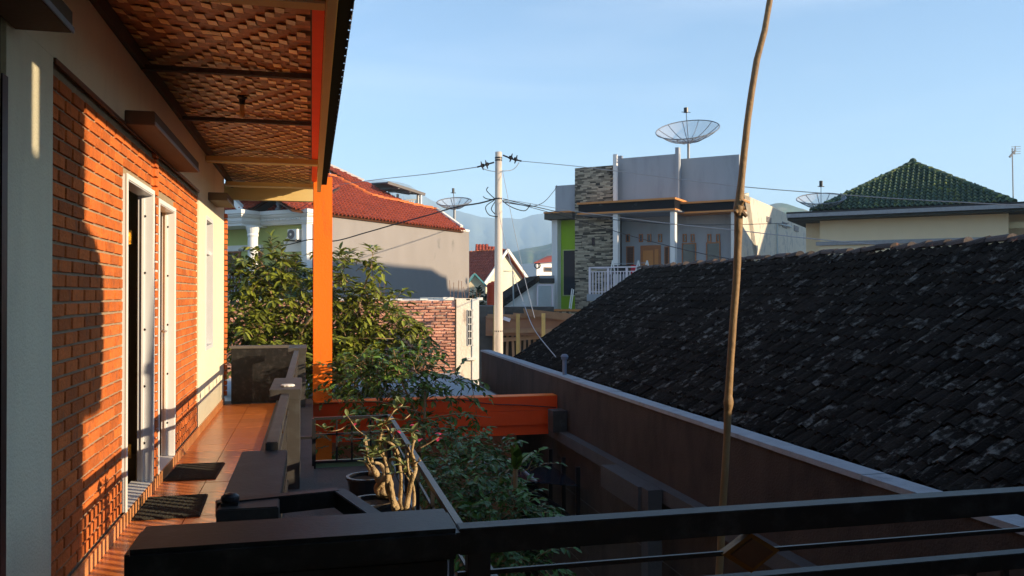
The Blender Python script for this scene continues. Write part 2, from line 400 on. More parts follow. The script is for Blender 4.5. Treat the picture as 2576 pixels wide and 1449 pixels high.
def ridge_caps(parent, m, a, b, r=.11, step=.32, name='ridge_tile', limit=300, tilt=.12):
    a, b = Vector(a), Vector(b); L = (b-a).length; n = max(1, int(L/step)); d = (b-a)/L
    vs = []; fs = []; seg = 6
    for yy, rr in ((0, 1.0), (1.12, .82)):
        for i in range(seg+1):
            t = math.pi*i/seg; vs.append((math.cos(t)*rr, yy, math.sin(t)*rr*.9))
    for i in range(seg): fs.append((i, i+1, seg+2+i, seg+1+i))
    fs.append(tuple(range(seg+1)))
    me = bpy.data.meshes.new(name); me.from_pydata(vs, [], fs); me.update()
    q = d.to_track_quat('Y', 'Z'); ms = []
    for k in range(n):
        Mx = Matrix.Translation(a + d*(k*L/n) + Vector((0,0,j(.012)))) @ q.to_matrix().to_4x4() @ Matrix.Rotation(j(tilt)-.05, 4, 'X') @ Matrix.Diagonal((r*random.uniform(.9,1.1), L/n, r, 1))
        ms.append(Mx)
    pieces(name, me, m, parent, ms, limit)
BOX = MB().box(-.5,.5,-.5,.5,-.5,.5).mesh('unit_block')
def block_mesh(m, nm='block'):
    me = BOX.copy(); me.name = nm; me.materials.clear(); me.materials.append(m); return me
def brick_mesh(m, nm='brick'):
    v = [(-.5,-.5,-.5),(.5,-.5,-.5),(.5,.5,-.5),(-.5,.5,-.5),(-.46,-.46,.5),(.46,-.47,.5),(.47,.44,.5),(-.45,.46,.5)]
    me = bpy.data.meshes.new(nm); me.from_pydata(v, [], MB.BF); me.update(); me.materials.append(m); return me

# ================================================================== OUR HOUSE: corridor, wall, ceiling
H = thing('veranda_house', 'house with exposed orange brick veranda wall and cream band under a woven bamboo ceiling', 'house')
WX = -1.115
# --- corridor floor
fl = struct(MB().box(-1.5, 0.0, -3, 11.6, -.25, -.012), 'veranda_floor', M['grout'])
tm = block_mesh(M['tile'], 'floor_tile'); ms = []
T = .327
for i in range(30):
    for k, x in enumerate((-.93, -.603)):
        yy = 2.0 + i*T + T/2
        if yy > 11.2: continue
        ms.append(TRS((x, yy, -.006+j(.0006)), (j(.001), j(.001), 0), (T-.005, T-.005, .012)))
for M_ in ms: link('floor_tile', tm, fl, M=M_)
for x in (-1.26+.005,):    # cut tiles at the far left under the wall are hidden; narrow strip right of the second row
    pass
MB().box(-.438, 0.02, 1.7, 11.28, -.20, .022).build('kerb', M['ledge'], fl)
# --- wall with openings (y0,y1,z0,z1)
doors = [(2.35, 3.40, .06, 2.13), (5.46, 6.37, .06, 2.13), (6.56, 7.33, .06, 2.10)]
win = (9.36, 10.0, .80, 2.24)
w_ = MB(); ys = [(-3.0, 2.35), (3.40, 5.46), (6.37, 6.56), (7.33, 9.36), (10.0, 11.3)]
for a, b in ys: w_.box(WX-.09, WX, a, b, 0, 3.05)
for a, b, c, d in doors: w_.box(WX-.09, WX, a, b, d, 3.05); w_.box(WX-.09, WX, a, b, 0, c)
w_.box(WX-.16, WX, win[0], win[1], 0, win[2]); w_.box(WX-.16, WX, win[0], win[1], win[3], 3.05)
w_.build('wall', M['mortar'], H)
pl = MB()   # plaster skins
pl.box(WX, -1.095, 3.42, 3.99, .0, 2.43); pl.box(WX, -1.095, -3, 2.33, .0, 2.43)
pl.box(WX, -1.093, -3, 8.78, 2.43, 3.04)
for a, b, c, d in ((8.78, 9.36, 0, 3.04), (10.0, 11.26, 0, 3.04), (9.36, 10.0, 0, .80), (9.36, 10.0, 2.24, 3.04)): pl.box(WX, -1.093, a, b, c, d)
pl.build('plaster_skin', M['cream'], H)
MB().box(-1.093, -1.083, 3.99, 8.78, 2.405, 2.43).build('shadow_gap_strip', M['wood'], H)  # dark strip in place of the shadow gap above the bricks
# --- bricks
bm_ = brick_mesh(M['brick']); ms = []
ch = .0672; z = .085; row = 0
while z + ch < 2.41:
    y = 4.0 - (0.112 if row % 2 else 0) 
    while y < 8.78:
        a, b = max(y, 4.0), min(y+.222, 8.78); y += .224
        zc = z + ch/2
        for (d0, d1) in ((5.43, 6.40), (6.53, 7.36)):
            if zc < 2.16:
                if a >= d0 and b <= d1: a = b; break
                if a < d0 < b: b = d0
                if a < d1 < b: a = d1
        if b - a < .03: continue
        A = TRS((WX+.0005+j(.0012), (a+b)/2, zc+j(.0012)), (j(.008), math.pi/2+j(.006), j(.004)), (ch-.011+j(.0015), b-a-.014+j(.002), .022))
        ms.append(A)
    z += ch; row += 1
for z in np.arange(.09, 2.40, ch):   # narrow brick nib beside the doors and the brick strip closing the wall end
    ms.append(TRS((WX+.012, 6.465, z+ch/2), (0, math.pi/2, j(.02)), (ch-.011, .112, .034)))
    ms.append(TRS((WX+.03, 11.34+j(.006), z+ch/2), (0, math.pi/2, j(.02)), (ch-.011, .11, .05)))
pieces('brick', bm_, M['brick'], H, ms, 300)
MB().box(WX-.16, WX+.02, 11.30, 11.39, 0, 2.5).build('wall_end', M['mortar'], H)
# --- skirting tiles with rounded top, a piece each
sk = MB().box(-.5,.5,-.5,.5,-.5,.42).lathe([(.5,-.5),(.5,.5)], seg=3).mesh('skirting_tile'); sk = block_mesh(M['skirt'], 'skirting_tile')
y = 3.42
while y < 11.25:
    ln = .16
    link('skirting_tile', sk, H, M=TRS((-1.094+.006, y+ln/2, .040), (0,0,j(.01)), (.014, ln-.005, .082))); y += ln
# --- doors
def door_frame(y0, y1, z0, z1, label=None):
    f = MB(); t = .035
    for a in (y0, y1-t): f.box(WX-.075, -1.092, a, a+t, z0, z1)
    f.box(WX-.075, -1.092, y0+t, y1-t, z1-t, z1)
    fr = f.build('door_frame', M['frame'], H, label)
    s = MB()
    for a in (y0, y1-.028): s.box(-1.092, -1.086, a-.004, a+.03, z0, z1+.004)
    s.box(-1.092, -1.086, y0+.034, y1-.034, z1-.028, z1+.004)
    for a in (y0+t, y1-t-.012): s.box(WX-.05, WX-.035, a, a+.012, z0, z1-t)
    s.build('frame_moulding', M['white'], fr)
    for z in np.linspace(.35, 1.95, 5): MB().lathe([(0,0),(.009,.0),(.009,.004),(0,.004)], seg=8, M=Matrix.Translation((WX-.03, y1-t-.001, z)) @ Matrix.Rotation(R(90), 4, 'X')).build('screw_hole', M['black'], fr)
    MB().box(WX-.12, -1.091, y0+.0, y1-.0, z0-.06, z0+.022).build('door_sill', M['white'], H)
    return fr
for a, b, c, d in doors[1:]: door_frame(a, b, c, d)
MB().box(WX-.06, WX-.03, 2.35, 3.40, .0, 2.13).build('door', M['blackp'], H, label='near-black door panel standing for the shaded recess at the near end')  # near-black panel stands in for the shaded recess
MB().box(-1.094, -1.088, 3.36, 3.418, .0, 2.2).build('recess_shade_strip', M['blackp'], H)  # strip coloured near-black as the shade at the recess edge
# rooms behind
r_ = MB(); r_.box(-4.2, -4.1, 2.0, 8.0, 0, 3); r_.box(-4.1, -1.3, 6.44, 6.5, 0, 3); r_.box(-4.1,-1.3,2.0,2.1,0,3); r_.box(-4.1,-1.3,7.9,8.0,0,3); r_.box(-4.2,-1.27,-3,11.4,-.2,0.0); r_.box(-4.2,-4.1,8,11.4,0,3); r_.box(-4.1,-1.3,11.3,11.4,0,3)
r_.build('room_wall', M['creamdark'], H)
# open door leaf of the first doorway, swung into the room, hinged at the far jamb
D1 = MB().box(-2.06, -1.27, 6.265, 6.305, .075, 2.07)
dl = D1.build('door', M['wood'], H, label='dark wooden door leaf standing open')
for z0_, z1_ in ((.25, .95), (1.08, 1.9)):
    for x0_, x1_ in ((-1.97, -1.70), (-1.63, -1.36)): MB().box(x0_, x1_, 6.250, 6.264, z0_, z1_).build('door_panel', M['teak'], dl)
for z in (.30, 1.80):
    hg = MB(); hg.tube([(-1.262, 6.255, z-.05), (-1.262, 6.255, z+.05)], .009, 8); hg.box(-1.30, -1.262, 6.258, 6.262, z-.05, z+.05); hg.box(-1.262, -1.226, 6.312, 6.316, z-.05, z+.05)
    hg.build('hinge', M['brass'], dl)
# closed woven bamboo door of the second doorway
dl = MB().box(WX-.13, WX-.10, 6.61, 7.28, .075, 2.05).build('door', M['wood'], H, label='closed door faced with woven bamboo')
wv = block_mesh(M['brick'], 'woven_strip'); wv.materials.clear(); wv.materials.append(mat('woven_door_strip', (.62,.26,.06), .5, .2, 20, .1, piece=.3))
ms = []
for a in range(16):
    for b in range(46):
        if (a+b) % 4 < 2: ms.append(TRS((WX-.095, 6.63+a*.042, .12+b*.042), (0,0,0), (.010, .04, .036)))
        else: ms.append(TRS((WX-.097, 6.63+a*.042, .12+b*.042), (j(.02),0,0), (.006, .036, .042)))
ms.sort(key=lambda q: q.translation.y); 
pieces('woven_strip', wv, None, dl, ms, 60)
hd = MB().box(WX-.09, WX-.08, 7.21, 7.25, 1.0, 1.16); hd.tube([(WX-.08, 7.23, 1.10), (WX-.03, 7.23, 1.10), (WX-.03, 7.11, 1.10)], .010, 8)
hd.build('handle', M['steel'], dl)
# light switch beside the nib
MB().box(-1.10, -1.088, 6.44, 6.50, 1.52, 1.64).build('light_switch', M['white'], H)
# window in the white wall
y0, y1, z0, z1 = win
f = MB(); t = .045
for a in (y0, y1-t): f.box(WX-.13, -1.086, a, a+t, z0, z1)
f.box(WX-.13, -1.086, y0+t, y1-t, z1-t, z1); f.box(WX-.13, -1.086, y0+t, y1-t, z0, z0+t); f.box(WX-.11, -1.11, y0+t, y1-t, 1.84, 1.88)
wf = f.build('window_frame', M['frame'], H); MB().box(WX-.10, WX-.094, y0+t, y1-t, z0+t, 1.84).build('pane', M['glass'], wf); MB().box(WX-.10, WX-.094, y0+t, y1-t, 1.88, z1-t).build('pane', M['glass'], wf)
# concrete canopies above openings
for a, b, o_, z in ((1.6, 3.5, .20, 2.40), (5.4, 7.42, .17, 2.42), (9.55, 10.35, .20, 2.42)):
    c = MB().box(-1.093, -1.093+o_, a, b, z, z+.085).build('canopy', M['canopyp'], H, bevel=.004)
    MB().box(-1.093+o_, -1.093+o_+.006, a, b, z, z+.022).build('drip_edge', M['cap'], c)
# --- ceiling: beams, purlins, woven cells
bys = [4.12, 9.30, 11.36]
for y in bys + [2.2]:
    b = MB().box(-1.09, .062, y, y+.10, 2.80, 2.863).build('ceiling_beam', M['creamdark'], H, bevel=.003)
    MB().box(-1.09, .062, y-.006, y, 2.80, 2.812).build('beam_edge', M['cream'], b)
MB().box(-1.6, .02, 12.2, 12.32, 2.72, 2.93).build('ceiling_beam', M['creamdark'], H, label='end beam across the open end of the veranda')
for y in (5.86, 7.48): 
    MB().box(-1.09, -.005, y, y+.045, 2.873, 2.905).build('purlin', M['ledge'], H)
MB().box(-1.093, -1.06, 1.5, 12.2, 2.88, 2.965).build('ceiling_edge_board', M['canopyp'], H)
MB().box(.0, .064, 1.5, 11.15, 2.865, 2.90).build('ceiling_edge_board', M['redor'], H, label='red orange painted ceiling edge board')
MB().box(.066, .112, 1.5, 10.85, 2.69, 2.87).build('fascia_board', M['creamdark'], H, bevel=.003)
c1 = block_mesh(M['bamboo'], 'bamboo_strip'); c2 = block_mesh(M['bambood'], 'cross_strip'); m1 = []; m2 = []
cs = .054; cl = .095; nx = int(1.06/cs); ny = int((12.1-1.5)/cl)
for a in range(nx):
    for b in range(ny):
        x = -1.06 + a*cs + cs/2; y = 1.5 + b*cl + cl/2; zz = 2.968 - (x+1.06)*.06
        k = (abs(a - nx//2) + abs((b % 20) - 10)) % 3
        if k == 0 or random.random() < .03: m1.append(TRS((x, y, zz-.006+j(.002)), (R(4)+j(.03), R(5)+j(.10), j(.05)), (cs*random.uniform(.90,1.0), cl*random.uniform(.92,1.05), .003)))
        else:
            for q_ in (-.26, .24): m2.append(TRS((x, y+cl*q_, zz+.003+j(.001)), (-R(4), R(3)*(1 if k == 1 else -1)+j(.03), j(.05)), (cs*1.9, cl*.42, .003)))
pieces('bamboo_strip', c1, None, H, m1, 300); pieces('cross_strip', c2, None, H, m2, 300)
MB().prism([(-1.1, 1.4, 2.985), (.02, 1.4, 2.925), (.02, 12.3, 2.925), (-1.1, 12.3, 2.985)], (0,0,.02)).build('ceiling_backing', M['wood'], H)
# roof above with its tile edge and gutter
rf = MB().prism([(-5, -3, 3.75), (.17, -3, 2.95), (.17, 11.05, 2.95), (-5, 11.05, 3.75)], (0,0,.06)).build('roof', M['oldtile'], H)
MB().prism([(-5, 11.05, 3.75), (-.2, 11.05, 3.0), (-.2, 12.4, 3.0), (-5, 12.4, 3.75)], (0,0,.06)).build('roof', M['oldtile'], H)
MB().box(.118, .185, -3, 10.95, 2.80, 2.90).build('gutter', M['gutter'], H)
tm2 = tile_mesh(); ms = []
for i in range(66):
    y = -1 + i*.18
    ms.append(Matrix((( 0,.18,0,0),(-.30,0,.047,0),(0,0,.12,0),(.215,y,2.91,1))).transposed())
pieces('eave_tile', tm2, M['oldtile'], H, ms, 80)
MB().box(-1.2, .9, -3, 1.2, 3.0, 3.08).build('landing_ceiling', M['wood'], H); MB().box(-1.2, 2.6, -1.5, -1.35, -.2, 3.0).build('landing_wall', M['cream'], H)
MB().box(-1.2, 2.3, -1.35, 1.75, -.2, -.02).build('landing_floor', M['tile'], H)
# lamp socket and bulb
lp = Frame((0,0,0),0)
def ceiling_lamp(px, py, d, n, label, kind):
    p = P(px, py, d); o = thing(n, label, 'ceiling lamp', loc=(p.x, p.y, 0))
    zt = 2.968-(p.x+1.06)*.06
    if kind:
        MB().lathe([(0,zt),(.035,zt),(.04,zt-.02),(.025,zt-.03),(.02,zt-.07),(.022,zt-.07)], seg=12).build('socket', M['black'], o)
        MB().lathe([(.018,zt-.07),(.02,zt-.16),(.012,zt-.175),(0,zt-.176)], seg=10).build('lamp_tube', M['bamboo'], o)
    else:
        MB().lathe([(0,zt),(.03,zt),(.022,zt-.05),(.018,zt-.05)], seg=12).build('socket', M['white'], o)
        MB().lathe([(.016,zt-.05),(.03,zt-.085),(.026,zt-.105),(0,zt-.115)], seg=12).build('bulb', M['bulb'], o)
ceiling_lamp(608, 235, 6.45, 'ceiling_lamp', 'dark lamp socket with a tube hanging from the woven bamboo ceiling', 1)
ceiling_lamp(692, 482, 11.9, 'ceiling_lamp', 'bare round bulb in a white socket beyond the last cream beam', 0)
# --- mats
def doormat(x0, x1, y0, y1, rot, label):
    o = thing('doormat', label, 'doormat', loc=((x0+x1)/2, (y0+y1)/2, .001), rot=rot, group='black rubber doormats in the veranda')
    a, b = (x1-x0)/2, (y1-y0)/2
    MB().box(-a, a, -b, b, 0, .008).build('mat_base', M['mat'], o)
    n = 22
    for i in range(n):
        y = -b + (i+.5)*2*b/n
        MB().bar((-a+.01, y, .010), (a-.01, y+j(.003), .010), .012, .006).build('rib', M['mat'], o)
    t = MB()
    for s in (-1, 1):
        for i in range(26): x = -a+(i+.5)*2*a/26; t.bar((x, s*b, .004), (x+j(.004), s*(b+.012), .003), .006, .003)
    t.build('fringe', M['mat'], o, kind='stuff')
doormat(-1.085, -.69, 5.57, 6.15, 0.03, 'ribbed black doormat nearer to the camera before the open door')
doormat(-1.07, -.70, 6.68, 7.28, -.02, 'ribbed black doormat farther off before the woven bamboo door')

# ================================================================== balustrade along the corridor
B = thing('balustrade', 'low dark grey veranda balustrade with concrete caps, flat rails and thin upright bars', 'balustrade', loc=(-.17,0,0))
bx = lambda n, m, x0, x1, y0, y1, z0, z1, bev=.004, lab=None: MB().box(x0+.17, x1+.17, y0, y1, z0, z1).build(n, m, B, lab, bevel=bev)
bx('pillar', M['darkgrey'], -.27, -.13, 2.93, 3.85, .02, .64, lab='wide pillar with a broad flat cap')
bx('pillar_cap', M['darkgrey'], -.30, -.105, 2.86, 3.90, .64, .70)
bx('pillar', M['darkgrey'], -.22, -.08, 6.10, 6.48, .022, .69); bx('pillar_cap', M['darkgrey'], -.275, -.07, 5.80, 6.62, .69, .76)
bx('pillar', M['darkgrey'], -.22, -.07, 10.50, 10.80, .022, .69); bx('pillar_cap', M['darkgrey'], -.27, -.06, 10.20, 10.9, .69, .76)
for y0, y1 in ((3.9, 6.10), (6.48, 10.5)):
    bx('top_rail', M['darkgrey'], -.20, -.145, y0, y1, .69, .735); bx('mid_rail', M['darkgrey'], -.195, -.155, y0, y1, .57, .595); bx('bottom_rail', M['darkgrey'], -.195, -.155, y0, y1, .07, .095)
    y = y0 + .05
    while y < y1-.03:
        bx('bar', M['darkgrey'], -.185, -.165, y, y+.026, .095, .57, bev=0); y += .085
    y = y0 + .35
    while y < y1-.2:
        MB().prism([(-.012, y, .597), (-.012, y+.045, .642), (-.012, y, .688), (-.012, y-.045, .642)], (.024,0,0)).build('diamond', M['gold'], B); y += .75
        bx('short_bar', M['darkgrey'], -.185, -.165, y-.38, y-.36, .595, .69, bev=0)
y = 2.0
W_ = thing('end_parapet', 'solid dark grey parapet closing the far end of the veranda', 'parapet', loc=(-.5, 11.3, 0))
MB().box(-.50, .42, -.05, .05, .0, .70).build('parapet_wall', M['blackp'], W_, bevel=.004); MB().box(-.52, .44, -.07, .07, .70, .735).build('parapet_cap', M['ledge'], W_, bevel=.004)  # near-black colour carries the shade lying on this wall
n_ = MB().lathe([(0,0),(.045,0),(.05,.008),(.04,.014),(0,.016)], seg=9).build('crumpled_paper', M['soap']); n_.location = (-.16, 6.0, .761); n_.scale = (1, .8, 1)
tag(n_, 'small white crumpled paper lying on the pillar cap', 'paper')
# ================================================================== near landing rail in front of the camera
F = thing('landing_parapet', 'black low landing parapet with a blue grey sheen on its thick flat cap', 'parapet', loc=(0,1.84,0))
MB().box(-.34, .285, -.065, .09, -.3, .835).build('parapet_wall', M['blackp'], F, bevel=.006)
MB().box(-.355, .31, -.085, .105, .835, .90).build('parapet_cap', M['blackp'], F, bevel=.010)
RL = thing('landing_railing', 'black metal railing running off to the right of the landing parapet', 'railing', loc=(.31,1.80,0))
rl = lambda n, m, x0, x1, y0, y1, z0, z1, bev=.002: MB().box(x0, x1, y0, y1, z0, z1).build(n, m, RL, bevel=bev)
rl('top_rail', M['blackp'], 0.0, 3.2, -.025, .025, .838, .895); rl('mid_rod', M['black'], 0.0, 3.2, -.004, .004, .785, .795, 0); rl('lower_rail', M['blackp'], .0, 3.2, -.018, .018, .695, .735)
rl('post', M['black'], .02, .07, -.02, .02, -.2, .84); rl('post', M['black'], 2.6, 2.65, -.02, .02, -.2, .84)
for k in range(30):
    rl('bar', M['black'], .12+k*.1, .135+k*.1, -.007, .007, -.1, .695, 0)
for xx in (.70, 1.75):
    dm = MB().prism([(xx-.075,-.012,.79),(xx,-.012,.742),(xx+.075,-.012,.79),(xx,-.012,.836)], (0,.024,0)).build('diamond', M['gold'], RL)
    MB().prism([(xx-.055,-.018,.79),(xx,-.018,.755),(xx+.055,-.018,.79),(xx,-.018,.824)], (0,.006,0)).build('diamond_face', M['wood'], dm)
# stair handrail between the two parapets
SR = thing('stair_handrail', 'black handrail with a capped newel, bending down between the two parapets', 'handrail', loc=(-.29, 2.9, 0))
hb = MB(); pts = [(-.02, .06, .675), (.385, .15, .675), (.50, -.17, .655), (.60, -.45, .45)]
for a, b in zip(pts, pts[1:]): hb.bar(a, b, .05, .06)
hb.build('rail', M['blackp'], SR, bevel=.003)
MB().box(.0, .055, .0, .055, 0.02, .71).lathe([(.0,.0),(.027,0),(.031,.008),(.029,.018),(.018,.026),(0,.029)], c=(.0275,.0275,.71), seg=18).build('newel', M['black'], SR)
MB().box(.02, .05, .10, .13, 0.0, .65).build('bar', M['frame'], SR)

# ================================================================== planter ledge, its railing, pots
PLT = thing('planter_ledge', 'dark concrete ledge outside the balustrade holding potted adeniums', 'ledge', loc=(.3,5.2,0))
MB().box(-.28, .40, -1.9, 1.72, -.14, .0).build('ledge_slab', M['ledge'], PLT); MB().box(-.27, .40, 1.72, 1.86, -.10, .035).build('end_kerb', M['paleg'], PLT)
PR = thing('planter_railing', 'thin black metal railing around the planter ledge', 'railing', loc=(.62,3.4,0))
pr = lambda n, a, b, w=.02: MB().bar(a, b, w).build(n, M['black'], PR)
pr('top_rail', (0,-1.6,.40), (0,3.5,.40), .032); pr('low_rail', (0,-1.6,.06), (0,3.5,.06)); pr('mid_rail', (0,-1.6,.28), (0,3.5,.28), .012)
for k in range(9): pr('bar', (0, -1.5+k*.62, .06), (0, -1.5+k*.62, .40), .02)
pr('post', (0,3.5,-.02), (0,3.5,.40), .03); pr('post', (-.60,3.5,-.02), (-.60,3.5,.40), .03)
pr('top_rail', (-.60,3.5,.40), (0,3.5,.40), .022); pr('low_rail', (-.60,3.5,.05), (0,3.5,.05)); pr('mid_rail', (-.60,3.5,.27), (0,3.5,.27), .014); pr('mid_rail', (-.35,3.5,.22), (-.1,3.5,.22), .012)
for xx in (-.42, -.30, -.15): pr('bar', (xx,3.5,.05), (xx,3.5,.40), .014)
pr('bracket', (-.72,3.5,.25), (-.60,3.5,.25), .022)
def adenium_pot(x, y, r, h, label):
    o = thing('adenium', label, 'potted plant', loc=(x, y, 0))
    MB().lathe([(r*.55,0),(r*.9,h*.5),(r,h*.9),(r*1.08,h*.92),(r*1.08,h),(r*.92,h),(r*.9,h*.86),(0,h*.86)], seg=18).build('pot', M['pot'], o, smooth=False)
    MB().lathe([(r*.9,h*.88),(0,h*.93)], seg=14).build('soil', M['soil'], o)
    return o
ZX = lambda a, b, d: P(754.7+a*.2387, 974.8+b*.2387, d)
def branch(o, pts, d, r0, r1, name='stem', m='aden', dj=.0):
    q = [ZX(a, b, d + dj*math.sin(i*1.7)) - Vector(o.location) for i, (a, b) in enumerate(pts)]
    out = []                                   # smooth the polyline
    for i in range(len(q)-1):
        p0 = q[max(i-1,0)]; p1 = q[i]; p2 = q[i+1]; p3 = q[min(i+2,len(q)-1)]
        for k in range(4):
            t = k/4
            out.append(.5*((2*p1)+(p2-p0)*t+(2*p0-5*p1+4*p2-p3)*t*t+(3*p1-p0-3*p2+p3)*t**3))
    out.append(q[-1]); n = len(out)
    MB().tube(out, [.55*(r0+(r1-r0)*i/(n-1))*random.uniform(.9,1.12) for i in range(n)], 8).build(name, M[m], o, smooth=True)
    return out
def leafmesh(L, W, fold=.25, curl=.2):
    vs = []; n = 4
    for i in range(n+1):
        t = i/n; w_ = W*math.sin(math.pi*min(1, t*.93+.05))**.8; z = -curl*L*t*t
        vs += [(-w_/2, t*L, z+fold*w_/2), (0, t*L, z), (w_/2, t*L, z+fold*w_/2)]
    fs = []
    for i in range(n):
        for k in (0, 1): a = i*3+k; fs.append((a, a+1, a+4, a+3))
    me = bpy.data.meshes.new('leaf'); me.from_pydata(vs, [], fs); me.update(); return me
adl = leafmesh(.075, .028); adl.materials.append(M['adleaf'])
def leaf_at(o, p, me, name='leaf', n=5, spread=1.2, up=.5):
    for i in range(n):
        a = i*2.4+j(.5); link(name, me, o, M=TRS(p, (up+j(.3), 0, a), (1,1,1)))
A1 = adenium_pot(.36, 4.02, .15, .28, 'tall adenium with bare sunlit curving stems nearest the camera')
for pts, r0, r1 in (([(1030,1290),(960,1140),(925,1050),(925,940),(905,780),(870,680),(840,560),(860,470),(838,395)], .030, .010), ([(1085,1290),(1060,1160),(1070,1000),(1055,850),(1040,720),(1015,650),(980,600),(920,570),(870,540)], .020, .009),
    ([(1120,1290),(1150,1120),(1165,1020),(1200,930),(1220,860),(1205,770),(1180,690),(1195,590),(1210,550),(1200,490)], .024, .008), ([(1200,1290),(1205,1120),(1180,980),(1140,850),(1135,690)], .014, .009),
    ([(1045,745),(1110,780),(1190,795),(1275,765)], .008, .006), ([(842,560),(800,545),(740,548),(690,555)], .009, .006), ([(850,540),(890,510),(940,485),(925,430),(880,385)], .009, .007), ([(925,440),(970,480),(1000,525)], .008, .005),
    ([(838,395),(900,350),(930,330),(990,250),(1060,200),(1082,178)], .010, .005), ([(930,335),(1000,330),(1070,340),(1120,320),(1160,285)], .008, .004), ([(860,520),(885,480),(860,440)], .007, .006),
    ([(690,510),(740,440),(830,380),(900,350)], .009, .007), ([(1165,680),(1145,630),(1150,600)], .008, .006), ([(1020,760),(955,760),(940,880),(960,1050),(1000,1290)], .012, .026), ([(1050,700),(1020,740),(1000,690)], .006, .005)):
    branch(A1, pts, 4.02, r0, r1, dj=.03)
for (a,b,c_,e_) in ((960,600,985,470),(905,790,850,700),(1065,900,1110,820),(1195,930,1160,860),(1160,1000,1105,900),(930,1000,990,900),(1215,800,1260,740),(870,690,800,640)):
    branch(A1, [(a,b),((a+c_)/2+8,(b+e_)/2+10),(c_,e_)], 4.02, .009, .004, dj=.04)
for a, b, n in ((985,470,3),(850,700,3),(1110,820,4),(800,640,3),(990,900,2),(1105,900,3),(1180,480,7), (1060,620,5), (770,670,5), (1230,560,2), (930,580,4), (880,380,4), (850,425,3), (740,545,3), (1085,175,2), (1000,220,3)): leaf_at(A1, ZX(a,b,4.0)-Vector(A1.location), adl, n=n)
A2 = adenium_pot(.35, 4.85, .13, .22, 'gnarled adenium with a thick twisted root in the middle pot')
for pts, r0, r1 in (([(880,1140),(890,1050),(830,950),(790,880),(765,830),(755,730)], .060, .014), ([(850,1130),(820,1060),(860,990),(900,930),(880,850),(840,800),(790,790)], .045, .012), ([(800,900),(740,830),(700,790)], .014, .006), ([(685,560),(700,650),(720,760),(760,830)], .008, .010), ([(900,1130),(960,1040),(955,960),(975,900)], .035, .014)):
    branch(A2, pts, 4.85, r0, r1, dj=.03)
for a, b, n in ((740,680,6), (760,740,5), (720,800,5), (800,690,5)): leaf_at(A2, ZX(a,b,4.85)-Vector(A2.location), adl, n=n)
A3 = adenium_pot(.36, 5.6, .13, .20, 'small adenium in the farthest pot with a long thin twig reaching left')
for pts, r0, r1 in (([(760,920),(740,850),(700,780),(720,700),(690,520)], .04, .010), ([(690,510),(600,440),(560,385),(530,340),(500,300)], .008, .005), ([(560,380),(490,400),(430,440),(330,460),(260,450)], .006, .004)):
    branch(A3, pts, 5.6, r0, r1, dj=.03)
for a, b, n in ((260,440,6), (585,375,3), (500,300,3)): leaf_at(A3, ZX(a,b,5.6)-Vector(A3.location), adl, n=n)
ptl = leafmesh(.024, .016, .1, .3); ptl.materials.append(M['petal'])
for o, a, b, d in ((A3,585,380,5.6), (A1,1190,400,4.1), (A1,1170,440,4.1), (A1,1030,460,4.1), (A1,1465,480,4.2), (A1,1455,540,4.2), (A1,1265,545,4.1), (A1,1215,450,4.1)):
    leaf_at(o, ZX(a,b,d)-Vector(o.location), ptl, 'petal', 6, up=.2)
for a, b, c, d in ((1175,690,1190,420), (1260,640,1460,520)):
    branch(A1, [(a,b),((a+c)/2+10,(b+d)/2),(c,d)], 4.1, .006, .004)
# ================================================================== orange frame
O = thing('orange_portal', 'bright orange painted concrete post with a beam coloured red orange for shade spanning the courtyard', 'post and beam', loc=(.14, 11.27, 0))
MB().box(-.122, .122, -.12, .14, GZ, 2.93).build('post', M['orange'], O, bevel=.006)
MB().box(-.19, .16, -.15, .16, -.03, .0).build('post_foot', M['orange'], O, bevel=.004)
MB().box(-.14, 3.22, -.133, .125, -.20, -.012).build('beam_board', M['redor'], O, bevel=.0015)
MB().box(-.14, 3.22, -.130, .12, -.40, -.203).build('beam_board', M['redor'], O, bevel=.0015)
MB().box(-.14, 3.22, -.128, .12, -.012, -.004).build('beam_cap', M['orange'], O)
MB().box(-.14, 3.26, -.10, .11, -.54, -.403).build('lower_beam', M['redor'], O)
bw = MB().tube([(-.1,0,0),(.4,0,.01),(.9,-.004,-.015),(1.4,0,.0),(1.75,0,.006),(2.0,-.006,-.05),(2.3,-.008,-.085),(2.6,-.006,-.10),(2.9,-.004,-.13),(3.1,0,-.15)], .006, 5).build('loose_cable', M['cable']); bw.location = (.2, 11.12, -.02)
tag(bw, 'thin dark cable lying loosely along the red orange beam', 'cable')
vp = thing('vent_pipe', 'grey upright vent pipe with a small cap at the end of the red orange beam', 'pipe', loc=(3.40, 11.05, 0))
MB().tube([(0,0,-.42),(0,0,.53)], .030, 10).build('pipe', M['pvc'], vp); MB().lathe([(.03,.50),(.045,.50),(.055,.54),(.035,.57),(0,.575)], seg=12).build('pipe_cap', M['pvc'], vp)
MB().tube([(0,0,-.42),(0,0,-.16)], .038, 10).box(-.06,.06,-.05,.05,-.36,-.33).build('bracket', M['orange'], vp)
